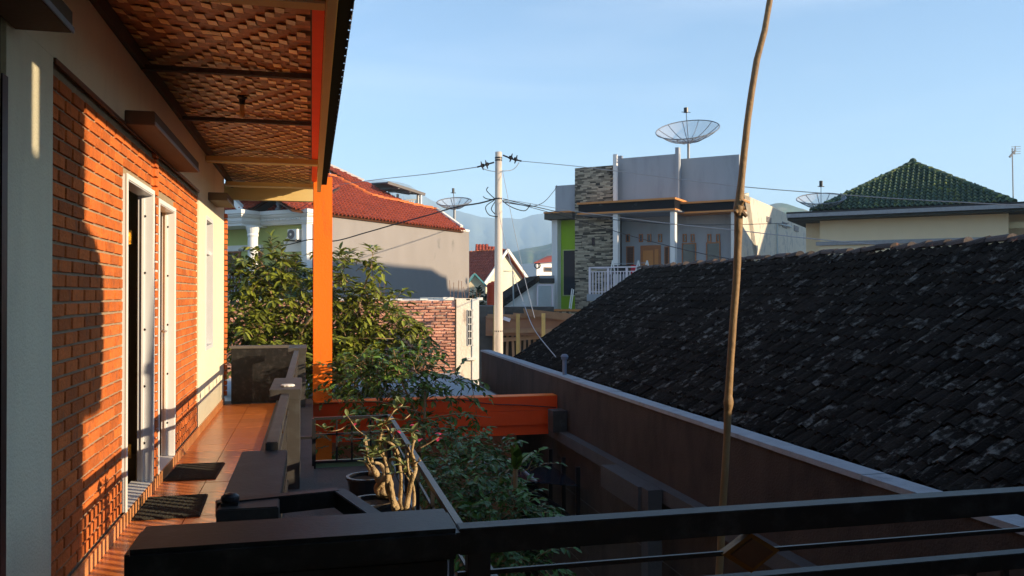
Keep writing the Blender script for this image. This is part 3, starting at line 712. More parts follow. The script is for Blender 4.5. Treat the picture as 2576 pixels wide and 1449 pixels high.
# ================================================================== boundary wall
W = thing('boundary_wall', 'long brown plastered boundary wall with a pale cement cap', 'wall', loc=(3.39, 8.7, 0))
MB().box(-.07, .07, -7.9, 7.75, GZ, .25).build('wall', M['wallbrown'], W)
y = -7.9
while y < 7.7:
    e_ = min(y+random.uniform(.9,1.5), 7.76); a_ = j(.003)
    MB().prism([(-.09+j(.003),y,.25),(.08,y,.25),(.08,y,.285+a_),(-.09+j(.003),y,.285+j(.003))], (j(.002),e_-y-.004,j(.003))).build('wall_cap', M['cap'], W); y = e_
MB().box(-.19, -.072, -7.0, 7.75, -.56, -.43).build('ledge', M['dledge'], W)
MB().box(-.37, -.192, -1.25, -.2, -.66, -.432).build('corbel', M['dledge'], W); MB().box(-.34, -.20, -1.42, -1.26, GZ, -.43).build('column', M['dledge'], W)
for zz in (-1.2, -2.0): MB().box(-.073, -.0705, -7, 7.7, zz, zz+.012).build('plaster_joint', M['ledge'], W)
jb = MB().box(-.14,.05,-.12,.12,-.18,.10).build('water_meter_box', M['darkgrey']); jb.location = (3.25, 10.75, -.25)
tag(jb, 'dark box fixed to the brown wall beside the vent pipe', 'box')
# lean-to canopy on brackets under the beam
LC = thing('glass_canopy', 'small glazed canopy on dark curved brackets under the red orange beam', 'canopy', loc=(2.6, 10.4, -.8))
for y, x0 in ((.5, -.1), (-.1, 0.0), (-.7, .1)):
    MB().bar((.55,y,-.9),(.55,y,.1),.05).build('post', M['black'], LC)
    pts = [(.5-.9*math.sin(t), y, -.55+.55*math.sin(t)**.7 - .0*t) for t in np.linspace(0, 1.4, 7)]
    MB().tube(pts, .022, 6).build('bracket', M['black'], LC)
MB().prism([(-.45,-.8,.02),(.55,-.8,-.12),(.55,.6,-.12),(-.45,.6,.02)], (0,0,.012)).build('pane', M['glass'], LC)
MB().bar((-.45,-.8,.03),(-.45,.6,.03),.035).bar((.0,-.8,-.03),(.0,.6,-.03),.03).build('frame', M['cap'], LC)

# ================================================================== black tiled roof next door
RH = thing('black_roof_house', 'low neighbouring house under a blackened lichen spotted clay tile roof', 'house', loc=(3.5, 7.25, 0))
ex = Vector((0,1,0)); ex2 = Vector((2.40,0,1.60)); SL = ex2.length
KR = 1.05
RH.location = (3.5*KR, 7.25*KR, 0)
Zk = lambda z: EYE + (z-EYE)*KR
y0r, y1r = -7.2*KR, 7.25*KR
o = Vector((.02*KR, y0r, Zk(.26))); Lr = y1r-y0r; SL = ex2.length*KR
poly = [(0,0),(Lr,0),(Lr,SL),(0,SL)]
slab(RH, 'roof_deck', M['oldtile'], o, ex, ex2, poly, .05, -.03)
roof_tiles(RH, M['oldtile'], o, ex, ex2, poly, .125, .175, 300, jit=.018, hgt=1.25, seg=6)
zr_ = Zk(1.87)
ridge_caps(RH, M['ridge'], (2.42*KR, y0r, zr_), (2.42*KR, y1r, zr_), .07, .26, 'ridge_tile', 80, .10)
MB().prism([(2.44*KR,y0r,zr_-.07),(2.44*KR,y1r-.9,zr_-.07),(4.8*KR,y1r-2.8,Zk(.2)),(4.8*KR,y0r,Zk(.2))], (0,0,.05)).build('roof_back', M['oldtile'], RH)
MB().prism([(.15*KR,y1r-.3,GZ),(2.42*KR,y1r-.3,GZ),(2.42*KR,y1r-.3,zr_-.2),(.15*KR,y1r-.3,Zk(.2))], (0,.1,0)).build('gable_wall', M['sand'], RH)
MB().box(.2*KR, .3*KR, y0r+.2, y1r-.31, GZ, Zk(.18)).box(4.5*KR,4.6*KR,y0r+.2,y1r-2.9,GZ,Zk(.18)).build('wall', M['sand'], RH)

# ================================================================== bamboo pole
bp = [(1942,-40),(1938,0),(1925,75),(1905,150),(1892,230),(1882,300),(1873,380),(1866,450),(1859,520),(1857,600),(1853,700),(1845,800),(1838,900),(1831,1010),(1828,1100),(1822,1200),(1815,1300),(1812,1380),(1806,1460),(1800,1700),(1796,2200)]
pts = [P(x, y, 4.5 - .0*y) for x, y in bp]; pts[-1].z = max(pts[-1].z, -1.7)
rr = [.021,.021,.022,.023,.024,.024,.025,.025,.033,.028,.027,.026,.026,.029,.025,.026,.026,.026,.027,.028,.029]
bo = thing('bamboo_pole', 'tall leaning bamboo pole with swollen nodes standing against the sky', 'pole', loc=tuple(pts[-1]))
fine = []; fr_ = []
for i in range(len(pts)-1):
    for k in range(5): t = k/5; fine.append(pts[i].lerp(pts[i+1], t) - Vector(bo.location)); fr_.append((rr[i]+(rr[i+1]-rr[i])*t)*.74*random.uniform(.98,1.03))
MB().tube(fine, fr_, 12).build('culm', M['bpole'], bo, smooth=True)
def node(x, y, big):
    c = P(x, y, 4.49) - Vector(bo.location)
    MB().lathe([(.019,-.04),(.025,-.015),(.027,0),(.025,.015),(.020,.04)], seg=12, c=c).build('node', M['bpole'], bo, smooth=True)
    if big:
        for dx, dy, dz in ((.024,-.01,.0),(-.022,-.015,-.02),(.010,-.025,.03),(.026,-.02,-.035)):
            MB().tube([c, c+Vector((dx,dy,dz))*1.3], [.016,.010], 7).build('stub', M['bpole'], bo)
node(1858, 524, 1); node(1832, 1012, 0)

# ================================================================== grey slab roof and rough brick building
SR2 = thing('low_annex', 'low annex under a flat blue grey cement roof behind the beam', 'annex', loc=(1.0, 14.6, 0))
MB().box(-3.0, 2.02, -2.9, 3.1, -.38, -.29).build('roof', M['slab'], SR2); MB().box(-2.9, 1.9, -2.8, 3.1, GZ, -.38).build('wall', M['sand'], SR2)
BY = 17.8
fb = Frame((0, BY, 0), 0)
BB = thing('brick_building', 'unfinished rough brick building with a raw plastered end bay and rebar on top', 'building', fb)
xL = fb.on(560, 753, 'y').x; xR = fb.on(1146, 753, 'y').x; x2 = fb.on(1187, 753, 'y').x; x3 = fb.on(1204, 753, 'y').x; zt = fb.on(1146, 753, 'y').z
MB().box(xL, xR, .02, 6, GZ, zt-.02).build('wall', M['rmortar'], BB)
MB().box(xR, x2, -.03, 6, GZ, zt+.02).build('plaster_bay', M['plaster2'], BB); MB().box(x2, x3, -.05, 6, GZ, zt+.01).build('corner_post', M['whitep'], BB)
MB().box(xR-.012, xR+.012, -.034, 0, GZ, zt).build('joint', M['soil'], BB)
rb = brick_mesh(M['rbrick'], 'brick'); ms = []; zz = zt - .05; row = 0
while zz > -.5:
    if not (-.42 < zz + .0 < -.25 and False):
        x = xL - (.12 if row % 2 else 0)+j(.03)
        while x < xR - .04:
            ln = random.uniform(.20, .25); a, b = max(x, xL), min(x+ln, xR-.015); x += ln + random.uniform(.012, .022)
            if b-a < .05: continue
            ms.append(TRS(((a+b)/2, -.008+j(.012), zz+j(.004)), (R(90)+j(.05), j(.035), j(.05)), (b-a, random.uniform(.038,.046), .055)))
    zz -= .066; row += 1
pieces('brick', rb, None, BB, ms, 300)
m_ = MB()
x = xL
while x < x3: 
    if random.random() < .6: m_.box(x, x+random.uniform(.08,.25), -.03, .1, zt-.02, zt+random.uniform(.01,.05))
    x += .25
m_.build('mortar_lump', M['whitep'], BB, kind='stuff')
for x in list(np.linspace(fb.on(1135,0,'y').x, fb.on(1210,0,'y').x, 9)) + list(np.linspace(fb.on(940,0,'y').x, fb.on(975,0,'y').x, 5)):
    MB().bar((x+j(.02), .1+j(.1), zt-.02), (x+j(.03), .1+j(.1), zt+.28+j(.15)), .010).build('rebar', M['rust'], BB)
a = fb.on(1176, 780, 'y'); b = fb.on(1190, 868, 'y')
wf = MB().box(a.x, b.x, -.036, -.026, b.z, a.z).build('window', M['glass'], BB)
for k in range(6): z = b.z + (a.z-b.z)*k/5; MB().box(a.x, b.x, -.05, -.037, z-.008, z+.008).build('glazing_bar', M['whitep'], wf)
for k in range(4): x = a.x + (b.x-a.x)*k/3; MB().box(x-.004, x+.004, -.047, -.037, b.z, a.z).build('glazing_bar', M['whitep'], wf)
MB().box(a.x-.03, b.x+.05, -.10, -.03, b.z-.32, b.z-.26).build('window_ledge', M['whitep'], BB)

# ================================================================== LEFT: white and lime house with long bare side wall
c = P(785, 740, 32.0); fl_ = Frame((c.x, c.y, 0), math.atan2(.745, .667))
LH = thing('lime_house', 'lime and white house with a red tile roof and long bare plaster side wall', 'house', fl_)
zt = fl_.on(790, 534, 'y').z; xe = fl_.on(1180, 583, 'y').x
MB().box(0.02, xe, 0, .25, GZ, zt).build('side_wall', M['plaster'], LH)
MB().box(xe-.25, xe, .25, 6, GZ, zt-.3).build('rear_wall', M['plaster'], LH)
MB().box(fl_.on(1159,580,'y').x, xe, -.02, .27, zt, zt+.10).build('wall_coping', M['whitep'], LH)
# facade on local x=0 plane (y goes left)
q = lambda x, y, o=0: fl_.on(x, y, 'x', o)
yf = q(672, 560).y; yl = q(560, 560).y + 3
pdep = -abs(fl_.on(613, 560, 'y', yf).x)         # porch front plane
MB().box(.0, .2, .26, yl, GZ, zt+.1).build('facade_wall', M['limeg'], LH)
zc0 = q(700, 568).z; zc1 = q(700, 534).z
qp = lambda x, y, o=0: fl_.on(x, y, 'x', pdep+o)
zz0 = zc0; cor = MB()
def cornice(mb, x0, x1, y0, y1):
    steps = [(.00, .0, .10), (.05, .10, .22), (.09, .22, .50), (.15, .50, .58), (.20, .58, .72), (.26, .72, 1.0)]
    H_ = zc1 - zc0
    for off, a, b in steps: mb.box(x0-off, x1+off if x1 > x0 else x1, y0-off, y1+off, zc0+a*H_, zc0+b*H_)
cornice(cor, -.35, .0, -.05, yf); cor.build('cornice', M['white'], LH)
cor = MB(); cornice(cor, pdep-.1, .0, yf+.02, yl); cor.build('cornice', M['white'], LH, label='sunlit cornice turning round the projecting porch')
for k in range(14):
    y = .2 + k*(yf-.3)/14; MB().box(-.50, -.44, y, y+.10, zc0+.3*(zc1-zc0), zc0+.42*(zc1-zc0)).build('dentil', M['white'], LH)
MB().box(pdep-.1, .2, yf, yl, zc0-.06, zc0).build('porch_soffit', M['white'], LH)
cc = qp(622, 600); MB().lathe([(.26,GZ),(.26,.7),(.20,.8),(.19,zc0-.5),(.22,zc0-.42),(.20,zc0-.35),(.28,zc0-.1),(.28,zc0-.06)], seg=18, c=(pdep+.28, cc.y, 0)).build('column', M['white'], LH)
ce = q(781, 600); MB().box(-.30, .0, .0, .26, GZ, zc0).build('pilaster', M['white'], LH)
# arch, AC, windows, door on facade
a = q(710, 633); b = q(767, 560); ay0, ay1 = sorted((q(768,600).y, q(712,600).y)); az = q(740, 633).z; ar = (ay1-ay0)/2
def arch(r0, r1, x0, x1, nm, m, z=az):
    mb = MB(); n = 14; yc = (ay0+ay1)/2; pr_ = []
    for i in range(n+1): t = math.pi*i/n; pr_.append((x0, yc+r1*math.cos(t), z+r1*math.sin(t)*1.15))
    for i in range(n+1): t = math.pi*(n-i)/n; pr_.append((x0, yc+r0*math.cos(t), z+r0*math.sin(t)*1.15))
    for i in range(n): mb.prism([pr_[i], pr_[i+1], pr_[2*n-i], pr_[2*n+1-i]], (x1-x0,0,0))
    return mb.build(nm, m, LH)
arch(ar*.82, ar, -.10, -.002, 'arch_moulding', M['white']); arch(ar*.02, ar*.82, -.03, -.004, 'arch_panel', M['whitep'])
MB().box(-.14, -.003, ay0-.15, ay1+.35, az-.30, az-.16).build('lintel_moulding', M['white'], LH)
ac = thing('air_conditioner', 'white wall mounted air conditioner unit under the arch of the lime house', 'air conditioner', fl_)
a = q(726, 575, -.35); b = q(742, 604, -.35); y0_, y1_ = sorted((q(722,590,-.45).y, q(747,590,-.45).y)); z1_ = q(735,576,-.45).z; z0_ = q(735,603,-.45).z
MB().box(-.45, -.14, y0_, y1_, z0_, z1_).build('casing', M['whitep'], ac, bevel=.02)
MB().lathe([(0,0),((z1_-z0_)*.43,0),((z1_-z0_)*.43,.02),(0,.03)], seg=20, M=Matrix.Translation((-.452, y1_-(z1_-z0_)*.5, (z0_+z1_)/2)) @ Matrix.Rotation(R(-90),4,'Y')).build('fan_grille', M['redridge'] if False else M['metalroof'], ac)
MB().lathe([(0,.03),(.05,.03),(.05,.04),(0,.04)], seg=10, M=Matrix.Translation((-.452, y1_-(z1_-z0_)*.5, (z0_+z1_)/2)) @ Matrix.Rotation(R(-90),4,'Y')).build('fan_hub', M['whitep'], ac)
MB().box(-.42, -.04, y0_+.1, y0_+.14, z0_-.05, z0_).box(-.42, -.04, y1_-.14, y1_-.1, z0_-.05, z0_).build('bracket', M['metalroof'], ac)
def opening(parent, fr, axis, off, x0, y0, x1, y1, mfr, mpane, out=-1, name='window', nb=1, depth=.06, rel=None):
    a = fr.on(x0, y0, axis, off); b = fr.on(x1, y1, axis, off)
    if axis == 'x': u0, u1 = sorted((a.y, b.y))
    else: u0, u1 = sorted((a.x, b.x))
    z0, z1 = sorted((a.z, b.z)); t = max(.05, (u1-u0)*.07)
    def bb(mb, p0, p1, q0, q1, d0, d1):
        if axis == 'x': mb.box(off+out*d0, off+out*d1, p0, p1, q0, q1)
        else: mb.box(p0, p1, off+out*d0, off+out*d1, q0, q1)
        return mb
    f = MB(); bb(f,u0,u0+t,z0,z1,.0,depth); bb(f,u1-t,u1,z0,z1,.0,depth); bb(f,u0+t,u1-t,z1-t,z1,.0,depth); bb(f,u0+t,u1-t,z0,z0+t,.0,depth)
    fo = f.build(name, mfr, parent)
    w_ = (u1-u0-2*t)/nb
    for k in range(nb):
        bb(MB(), u0+t+k*w_, u0+t+(k+1)*w_ - (.03 if k < nb-1 else 0), z0+t, z1-t, .004, .02).build('pane', mpane, fo)
    return fo, (u0, u1, z0, z1)
opening(LH, fl_, 'x', -.002, 720, 640, 770, 712, M['teak'], M['glass'], nb=2)
opening(LH, fl_, 'x', -.002, 636, 632, 660, 740, M['teak'], M['wood'], name='door')
opening(LH, fl_, 'x', -.002, 560, 632, 606, 740, M['teak'], M['wood'], name='door', nb=2)
y0_, y1_ = sorted((q(566,620).y, q(662,620).y)); MB().box(-.12, -.003, y0_, y1_, q(600,632).z, q(600,618).z).build('lintel_moulding', M['white'], LH)
rl_ = MB(); zf = qp(620, 760).z; zr = qp(600, 690).z
MB().box(pdep-.1, 0, yf-2.4, yl, zf-.3, zf).build('balcony_floor', M['white'], LH)
MB().bar((pdep, yf-2.4, zr), (pdep, yl, zr), .06).build('balcony_rail', M['cap'], LH)
y = yf-2.4
while y < yl: MB().bar((pdep, y, zf), (pdep, y, zr), .025).build('baluster', M['cap'], LH); y += .16
# roofs: plane rising from the side wall
pit = R(28); es = Vector((0, math.cos(pit), math.sin(pit))); nn = Vector((0, -math.sin(pit), math.cos(pit))); o = Vector((0, -.12, zt-.02))
def onroof(x, y, o, nn, exv, esv):
    p = fl_.plane(x, y, o, nn) - o; return (p.dot(exv), p.dot(esv))
ex = Vector((1,0,0))
pr2 = [onroof(x, y, o, nn, ex, es) for x, y in ((1159,577),(1095,531),(932,496),(842,449))]
aL = pr2[-1][0]
poly = [(-1.2, 0), (pr2[0][0], 0), pr2[1], pr2[2], pr2[3], (pr2[3][0]-2.0, pr2[3][1]+.95), (-1.2, pr2[3][1]+.95)]
slab(LH, 'roof_deck', M['wood'], o, ex, es, poly, .05, -.03)
roof_tiles(LH, M['redtile'], o, ex, es, poly, .24, .30, 300, jit=.012, hgt=2.0, gap=.86)
W3 = lambda p: o + ex*p[0] + es*p[1] + nn*.08
for a_, b_ in ((pr2[1], pr2[2]), (pr2[2], pr2[3]), (pr2[3], poly[5])): ridge_caps(LH, M['redridge'], W3(a_), W3(b_), .15, .36, 'ridge_tile', 60, .06)
MB().bar(W3(pr2[0]), W3(pr2[1]), .16, .26).build('verge', M['whitep'], LH)
# rear main roof
o2 = Vector((0, 3.6, zt+1.55)); 
pp = [onroof(x, y, o2, nn, ex, es) for x, y in ((912,459),(843,427))]
d_ = (pp[1][0]-pp[0][0], pp[1][1]-pp[0][1])
poly = [(pp[0][0]+1.0, -.3), (pp[0][0]+.2, pp[0][1]-.1), pp[0], pp[1], (pp[1][0]+d_[0]*1.2, pp[1][1]+d_[1]*1.2), (pp[1][0]+d_[0]*1.2, -.3)]
slab(LH, 'roof_deck', M['wood'], o2, ex, es, poly, .05, -.03)
roof_tiles(LH, M['redtile'], o2, ex, es, poly, .24, .30, 40, jit=.012, hgt=2.0, gap=.86)
W4 = lambda p: o2 + ex*p[0] + es*p[1] + nn*.08
MB().bar(W4(pp[0]), W4(poly[4]), .12, .22).build('verge', M['whitep'], LH)
MB().box(.3, xe-.3, 5.2, 5.4, GZ, zt+1.2).build('inner_wall', M['plaster'], LH)
# front roof above the cornice
es3 = Vector((math.cos(pit), 0, math.sin(pit))); o3 = Vector((-.15, 0, zc1+.02)); ey = Vector((0,1,0))
poly = [(.3,0),(yf-.1,0),(yf-.1,1.0),(yf-2,2.4),(.3,2.4)]
slab(LH, 'roof_deck', M['wood'], o3, ey, es3, poly, .05, -.03); roof_tiles(LH, M['redtile'], o3, ey, es3, poly, .24, .30, 60, jit=.012, hgt=2.0, gap=.86)
o4 = Vector((pdep+.15, 0, zc1+.02)); poly = [(yf-.2,0),(yl,0),(yl,3.4),(yf-.2,3.4)]
slab(LH, 'roof_deck', M['wood'], o4, ey, es3, poly, .05, -.03); roof_tiles(LH, M['redtile'], o4, ey, es3, poly, .24, .30, 60, jit=.012, hgt=2.0, gap=.86)
v0 = qp(640, 532); v1 = qp(600, 507, 1.2)
fi = qp(706, 520, 0.9); MB().lathe([(.10,0),(.16,.1),(.08,.2),(.12,.34),(.06,.42),(.10,.55),(.03,.72),(0,.8)], seg=10, c=(-.1, q(706,520).y, zc1)).build('finial', M['cap'], LH)
MB().prism([(pdep+.1, yf+.05, zc1), (pdep+.1, yf+.05+1.3, zc1+1.0), (pdep+.1, yf+.05+1.3, zc1+.75), (pdep+.1, yf+.05+.35, zc1)], (.25,0,0)).build('parapet', M['white'], LH)
# metal terrace canopy on the roof behind
fc = Frame(tuple(P(905, 740, 45)), fl_.a)
TC = thing('terrace_canopy', 'dark corrugated metal canopy on thin posts over a roof terrace', 'canopy', fc)
def cor_sheet(p, nx_=34):
    (a, b, c_, d) = [Vector(v) for v in p]; vs = []; fs = []
    for i in range(nx_+1):
        t = i/nx_; off = Vector((0,0,.06*(i % 2)))
        vs += [a.lerp(b, t)+off, d.lerp(c_, t)+off]
    for i in range(nx_): k = 2*i; fs.append((k, k+2, k+3, k+1))
    mb = MB().add(vs, fs); b0 = len(vs); mb.add([v-Vector((0,0,.04)) for v in vs], [f[::-1] for f in fs]); return mb
pa = fc.I @ P(975, 459, 42.5); pb = fc.I @ P(1069, 489, 43.5); pc = fc.I @ P(1030, 487, 48.0); pd = fc.I @ P(893, 464, 46.0)
cor_sheet([pa, pb, pc, pd]).build('roof_sheet', M['metalroof'], TC)
MB().bar(pa, pb, .10, .14).bar(pc, pd, .10, .14).build('fascia', M['metalroof'], TC)
for k in (.3, .6): MB().bar(pa.lerp(pb, k)-Vector((0,0,.1)), pd.lerp(pc, k)-Vector((0,0,.1)), .08).build('rafter', M['metalroof'], TC)
for x, y0_, y1_, d in ((1000,488,530,45), (1051,488,545,45), (1058,488,545,45)):
    MB().bar(fc.I @ P(x, y0_, d), fc.I @ P(x, y1_, d), .10).build('post', M['white'], TC)
MB().bar(fc.I @ P(996, 505, 45), fc.I @ P(1058, 501, 45), .06).build('rail', M['white'], TC)
for k in range(9): x = 1004+k*6; MB().bar(fc.I @ P(x, 504, 45), fc.I @ P(x, 535, 45), .035).build('baluster', M['white'], TC)
MB().box(-2, 6, 1.0, 1.2, GZ, (fc.I @ P(1000, 570, 40)).z-1).build('terrace_wall', M['plaster'], TC)

# ================================================================== satellite dishes
def dish(px, py, d, wpx, hpx, tilt, roll, label, n=10, mast_to=None, lnb=(0,-90), cup='solid'):
    c = P(px, py, d); r = wpx/2*d/FPX
    o = thing('satellite_dish', label, 'satellite dish', loc=tuple(c), group='mesh satellite dishes on the rooftops')
    view = (EYEV - c); az = math.atan2(view.y, view.x)
    el = math.asin(min(.95, hpx/wpx)) + tilt + math.atan((HZ-py)/FPX)
    Rm = Matrix.Rotation(az, 4, 'Z') @ Matrix.Rotation(R(90)-el if False else el, 4, 'Y') @ Matrix.Rotation(roll, 4, 'X')
    dep = r*.42; seg = 32; pr_ = [(r*k/6, dep*((k/6)**2)-dep) for k in range(7)]
    mb = MB().lathe([(max(a,.01), b) for a, b in pr_], seg=seg, M=Rm); mb.build('dish_mesh', M['mesh'], o, smooth=True)
    rim = [Rm @ Vector((r*math.cos(2*math.pi*k/seg), r*math.sin(2*math.pi*k/seg), 0)) for k in range(seg+1)]
    th = 1.3*d/FPX
    MB().tube(rim, th, 5, False).build('rim', M['dish'], o)
    for k in range(n):
        a = 2*math.pi*(k+.3)/n
        MB().tube([Rm @ Vector((x*math.cos(a), x*math.sin(a), z)) for x, z in pr_], th*.8, 4, False).build('rib', M['dish'], o)
    base = Rm @ Vector((0,0,-dep)); foc = Rm @ Vector((0, 0, r*.62))
    MB().bar(base, foc, th*1.2).build('feed_arm', M['dish'], o)
    MB().tube([foc+Vector((0,0,-.12)), foc+Vector((0,0,.14))], .085*r/1.2, 10).bar(foc+Vector((-.15*r,0,-.1)), foc+Vector((.15*r,0,-.1)), .03).build('feed_horn', M['black'], o)
    mt = Vector(base); MB().tube([mt, Vector((mt.x, mt.y, mast_to - c.z))], th*2.6, 8).build('mast', M['dish'], o)
    return o
dish(1142, 507, 43.5, 88, 20, 0, R(4), 'mesh satellite dish on a white mast at the corner of the long plaster wall', mast_to=3.6)
dish(1730, 325, 45.5, 158, 44, 0, R(4), 'largest satellite dish, above the grey house parapet', n=12, mast_to=7.5)
dish(2066, 499, 36.3, 118, 26, 0, 0, 'satellite dish half hidden behind the green tiled roof', n=12, mast_to=4)
# ================================================================== GREY HOUSE
c = P(1868, 740, 42.0); fg = Frame((c.x, c.y, 0), math.atan2(.672, -.740))
GH = thing('grey_house', 'modern grey house with a stone clad tower, black fascia, lime bay and carved doors', 'house', fg)
q = lambda x, y, o=0: fg.on(x, y, 'y', o)
zf = q(1840, 768).z
def face(nm, m, x0, y0, x1, y1, o=0, th=.25, zb=None, lab=None):
    a = q(x0, y0, o); b = q(x1, y1, o); z0 = b.z if zb is None else zb
    return MB().box(a.x, b.x, o, o-th, z0, a.z).build(nm, m, GH, lab)
back = -9
# recessed main wall, veranda columns; wall plane 1.6 m behind the fascia front
rw = -1.5
zr = q(1800, 530, 0).z
MB().box(q(1868,0).x, q(1395,0).x, rw, rw-.2, zf-4, zr+.3).build('front_wall', M['greyp'], GH)
# upper parapet walls
a = q(1858, 388, -1.2); zp = a.z
MB().box(q(1860,0,-1.2).x, q(1708,0,-1.2).x, -1.2, -1.4, zr, zp).build('parapet', M['greyp'], GH)
zp2 = q(1700, 375, -.8).z; MB().box(q(1710,0,-.8).x, q(1562,0,-.8).x, -.8, -1.0, zr, zp2-.25).build('parapet', M['greyp'], GH)
MB().box(q(1709,0,-.8).x, q(1700,0,-.8).x, -.72, -1.05, zr, q(1700,371,-.8).z).build('parapet_pier', M['greyp'], GH)
MB().box(q(1552,0,-.3).x, q(1543,0,-.3).x, -.25, -.45, zr-.1, q(1546,388,-.3).z).build('parapet_pier', M['white'], GH)
MB().box(q(1566,0,-.9).x, q(1551,0,-.9).x, -.8, -1.0, zr, q(1560,392,-.9).z).build('parapet', M['greyp'], GH)
# side wall receding to the right (local -y), roof line sloping
sx = -.02; s = lambda x, y: fg.on(x, y, 'x', sx)
p0 = s(1872, 489); p1 = s(1945, 520); p2 = s(2030, 566)
MB().prism([(sx,0,zf-4),(sx,p0.y,zf-4),(sx,p1.y,zf-4),(sx,p2.y,zf-4),(sx,p2.y,p2.z),(sx,p1.y,p1.z),(sx,p0.y,p0.z),(sx,-1.3,p0.z+.2),(sx,-1.2,zr),(sx,0,zr)], (.25,0,0)).build('side_wall', M['greyside'], GH)
for x, y in ((1933,553),(1973,566),(2002,575)):
    a = s(x-5,y-9); b = s(x+6,y+9); mb = MB()
    f = MB().box(sx-.04, sx, a.y, b.y, b.z, a.z).build('vent', M['cap'], GH)
    for k in range(4): z = b.z+(a.z-b.z)*(k+.3)/4; MB().box(sx-.06, sx-.04, a.y, b.y, z, z+.04).build('slat', M['wood'], f)
a = s(1952,580); b = s(1952,700); MB().tube([(sx-.08, s(1988,0).y, s(1965,562).z), (sx-.08, a.y, s(1952,562).z), (sx-.08, a.y, b.z)], .045, 8).build('drain_pipe', M['pvcw'], GH)
# black fascia with orange trims: long projecting part and right part
def fascia(xa, xb, ytop, ybot, o, ret=None):
    a = q(xa, 0, o).x; b = q(xb, 0, o).x; xm = (xa+xb)/2
    z1 = q(xb, ytop, o).z; z0 = q(xb, ybot, o).z; h = z1-z0; x0, x1 = sorted((a, b))
    f = MB().box(x0+.03, x1-.03, o-.10, rw, z0+.16*h, z1-.16*h).build('fascia', M['blackstone'], GH)
    MB().box(x0-.05, x1, o+.05, rw, z1-.16*h, z1).build('trim', M['trim'], f); MB().box(x0-.02, x1, o-.03, rw, z0, z0+.15*h).build('trim', M['trim'], f)
    return z0, z1
z0a, z1a = fascia(1452, 1697, 496, 528, 1.1)
z0b, z1b = fascia(1700, 1868, 500, 530, -.0)
a0, a1 = q(1700,0,1.1).x-.3, q(1697,0,1.1).x
MB().box(a0+.2, q(1452,0,1.1).x, -1.5, 1.0, z0a-.04, z0a-.005).build('porch_soffit', M['greyp'], GH)
# columns
for x, o in ((1548, .9), (1692, .9), (1845, -.25)):
    a = q(x-6, 0, o).x; b = q(x+6, 0, o).x; MB().box(a, b, o, o-.35, zf-1, z0a if o > 0 else z0b).build('column', M['white'], GH)
MB().box(.0, .25, -.25, rw, zf-1, z0b).build('column', M['greyp'], GH)
# stone tower
to = -.25; ax = q(1543, 0, to).x; bx_ = q(1447, 0, to).x; ztw = q(1543, 415, to).z
MB().box(ax, bx_, to-.03, rw-.3, zf-4, ztw).build('tower', M['soil'], GH)
st = block_mesh(M['stone'], 'cladding_stone'); ms = []; z = ztw - .05; k = 0
while z > q(1447, 800, to).z:
    x = ax + (k % 3)*.09
    while x < bx_-.04:
        ln = random.choice((.26, .34, .42)); b = min(x+ln, bx_)
        ms.append(TRS(((x+b)/2, to+random.uniform(-.012, .03), z), (0,0,0), (b-x-.010, .08, .067))); x += ln
    z -= .075; k += 1
pieces('cladding_stone', st, None, GH, ms, 300)
opening(GH, fg, 'y', to+.04, 1490, 598, 1497, 618, M['black'], M['glass'], out=1, name='wall_lamp')
# lime bay on the left
lo = -.2
face('bay_wall', M['greyp'], 1446, 464, 1397, 534, lo-.3, 3, lab='small grey block left of the tower')
zb0 = q(1410, 780, lo).z
MB().box(q(1446,0,lo).x, q(1376,0,lo).x, lo+.35, lo-2.5, q(1410,552,lo).z, q(1410,537,lo).z).build('bay_roof', M['stone'], GH); MB().box(q(1446,0,lo).x, q(1375,0,lo).x, lo+.4, lo-2.5, q(1410,537,lo).z, q(1410,533,lo).z).build('trim', M['trim'], GH)
MB().box(q(1446,0,lo).x, q(1400,0,lo).x, lo-.5, lo-.7, zb0, q(1410,552,lo).z).build('bay_panel', M['lime'], GH)
MB().box(q(1402,0,lo).x, q(1388,0,lo).x, lo, lo-2, zb0-2, q(1410,552,lo).z).build('bay_pier', M['white'], GH)
opening(GH, fg, 'y', lo-.48, 1416, 628, 1452, 745, M['limeg'], M['glass'], out=1, name='glass_door', depth=.05)
# lower terrace at the bay, with balustrade wall in stone
tb = 1.6; a = q(1355, 780, tb); b = q(1470, 805, tb)
MB().box(a.x, q(1520,0,tb).x, tb, lo-2, zb0-4, a.z-.05).build('terrace_base', M['soil'], GH)
MB().box(a.x+.1, q(1520,0,tb).x, tb+.12, tb-.2, a.z-.05, a.z+.06).build('terrace_trim', M['trim'], GH)
ms = []; z = a.z - .10; k = 0
while z > a.z - 1.6:
    x = q(1500,0,tb).x + (k % 3)*.09
    while x < a.x-.04:
        ln = random.choice((.15,.21,.26)); e = min(x+ln, a.x); ms.append(TRS(((x+e)/2, tb+random.uniform(-.01,.03), z), (0,0,0), (e-x-.01,.08,.067))); x += ln
    z -= .075; k += 1
pieces('terrace_stone', block_mesh(M['stone'], 'terrace_stone'), None, GH, ms, 120)
for x, y in ((1437,726),(1441,728)): MB().bar(fg.I @ P(x+2, y, 43), fg.I @ P(x-5, y+50, 43), .05).build('stair_rail', M['white'], GH)
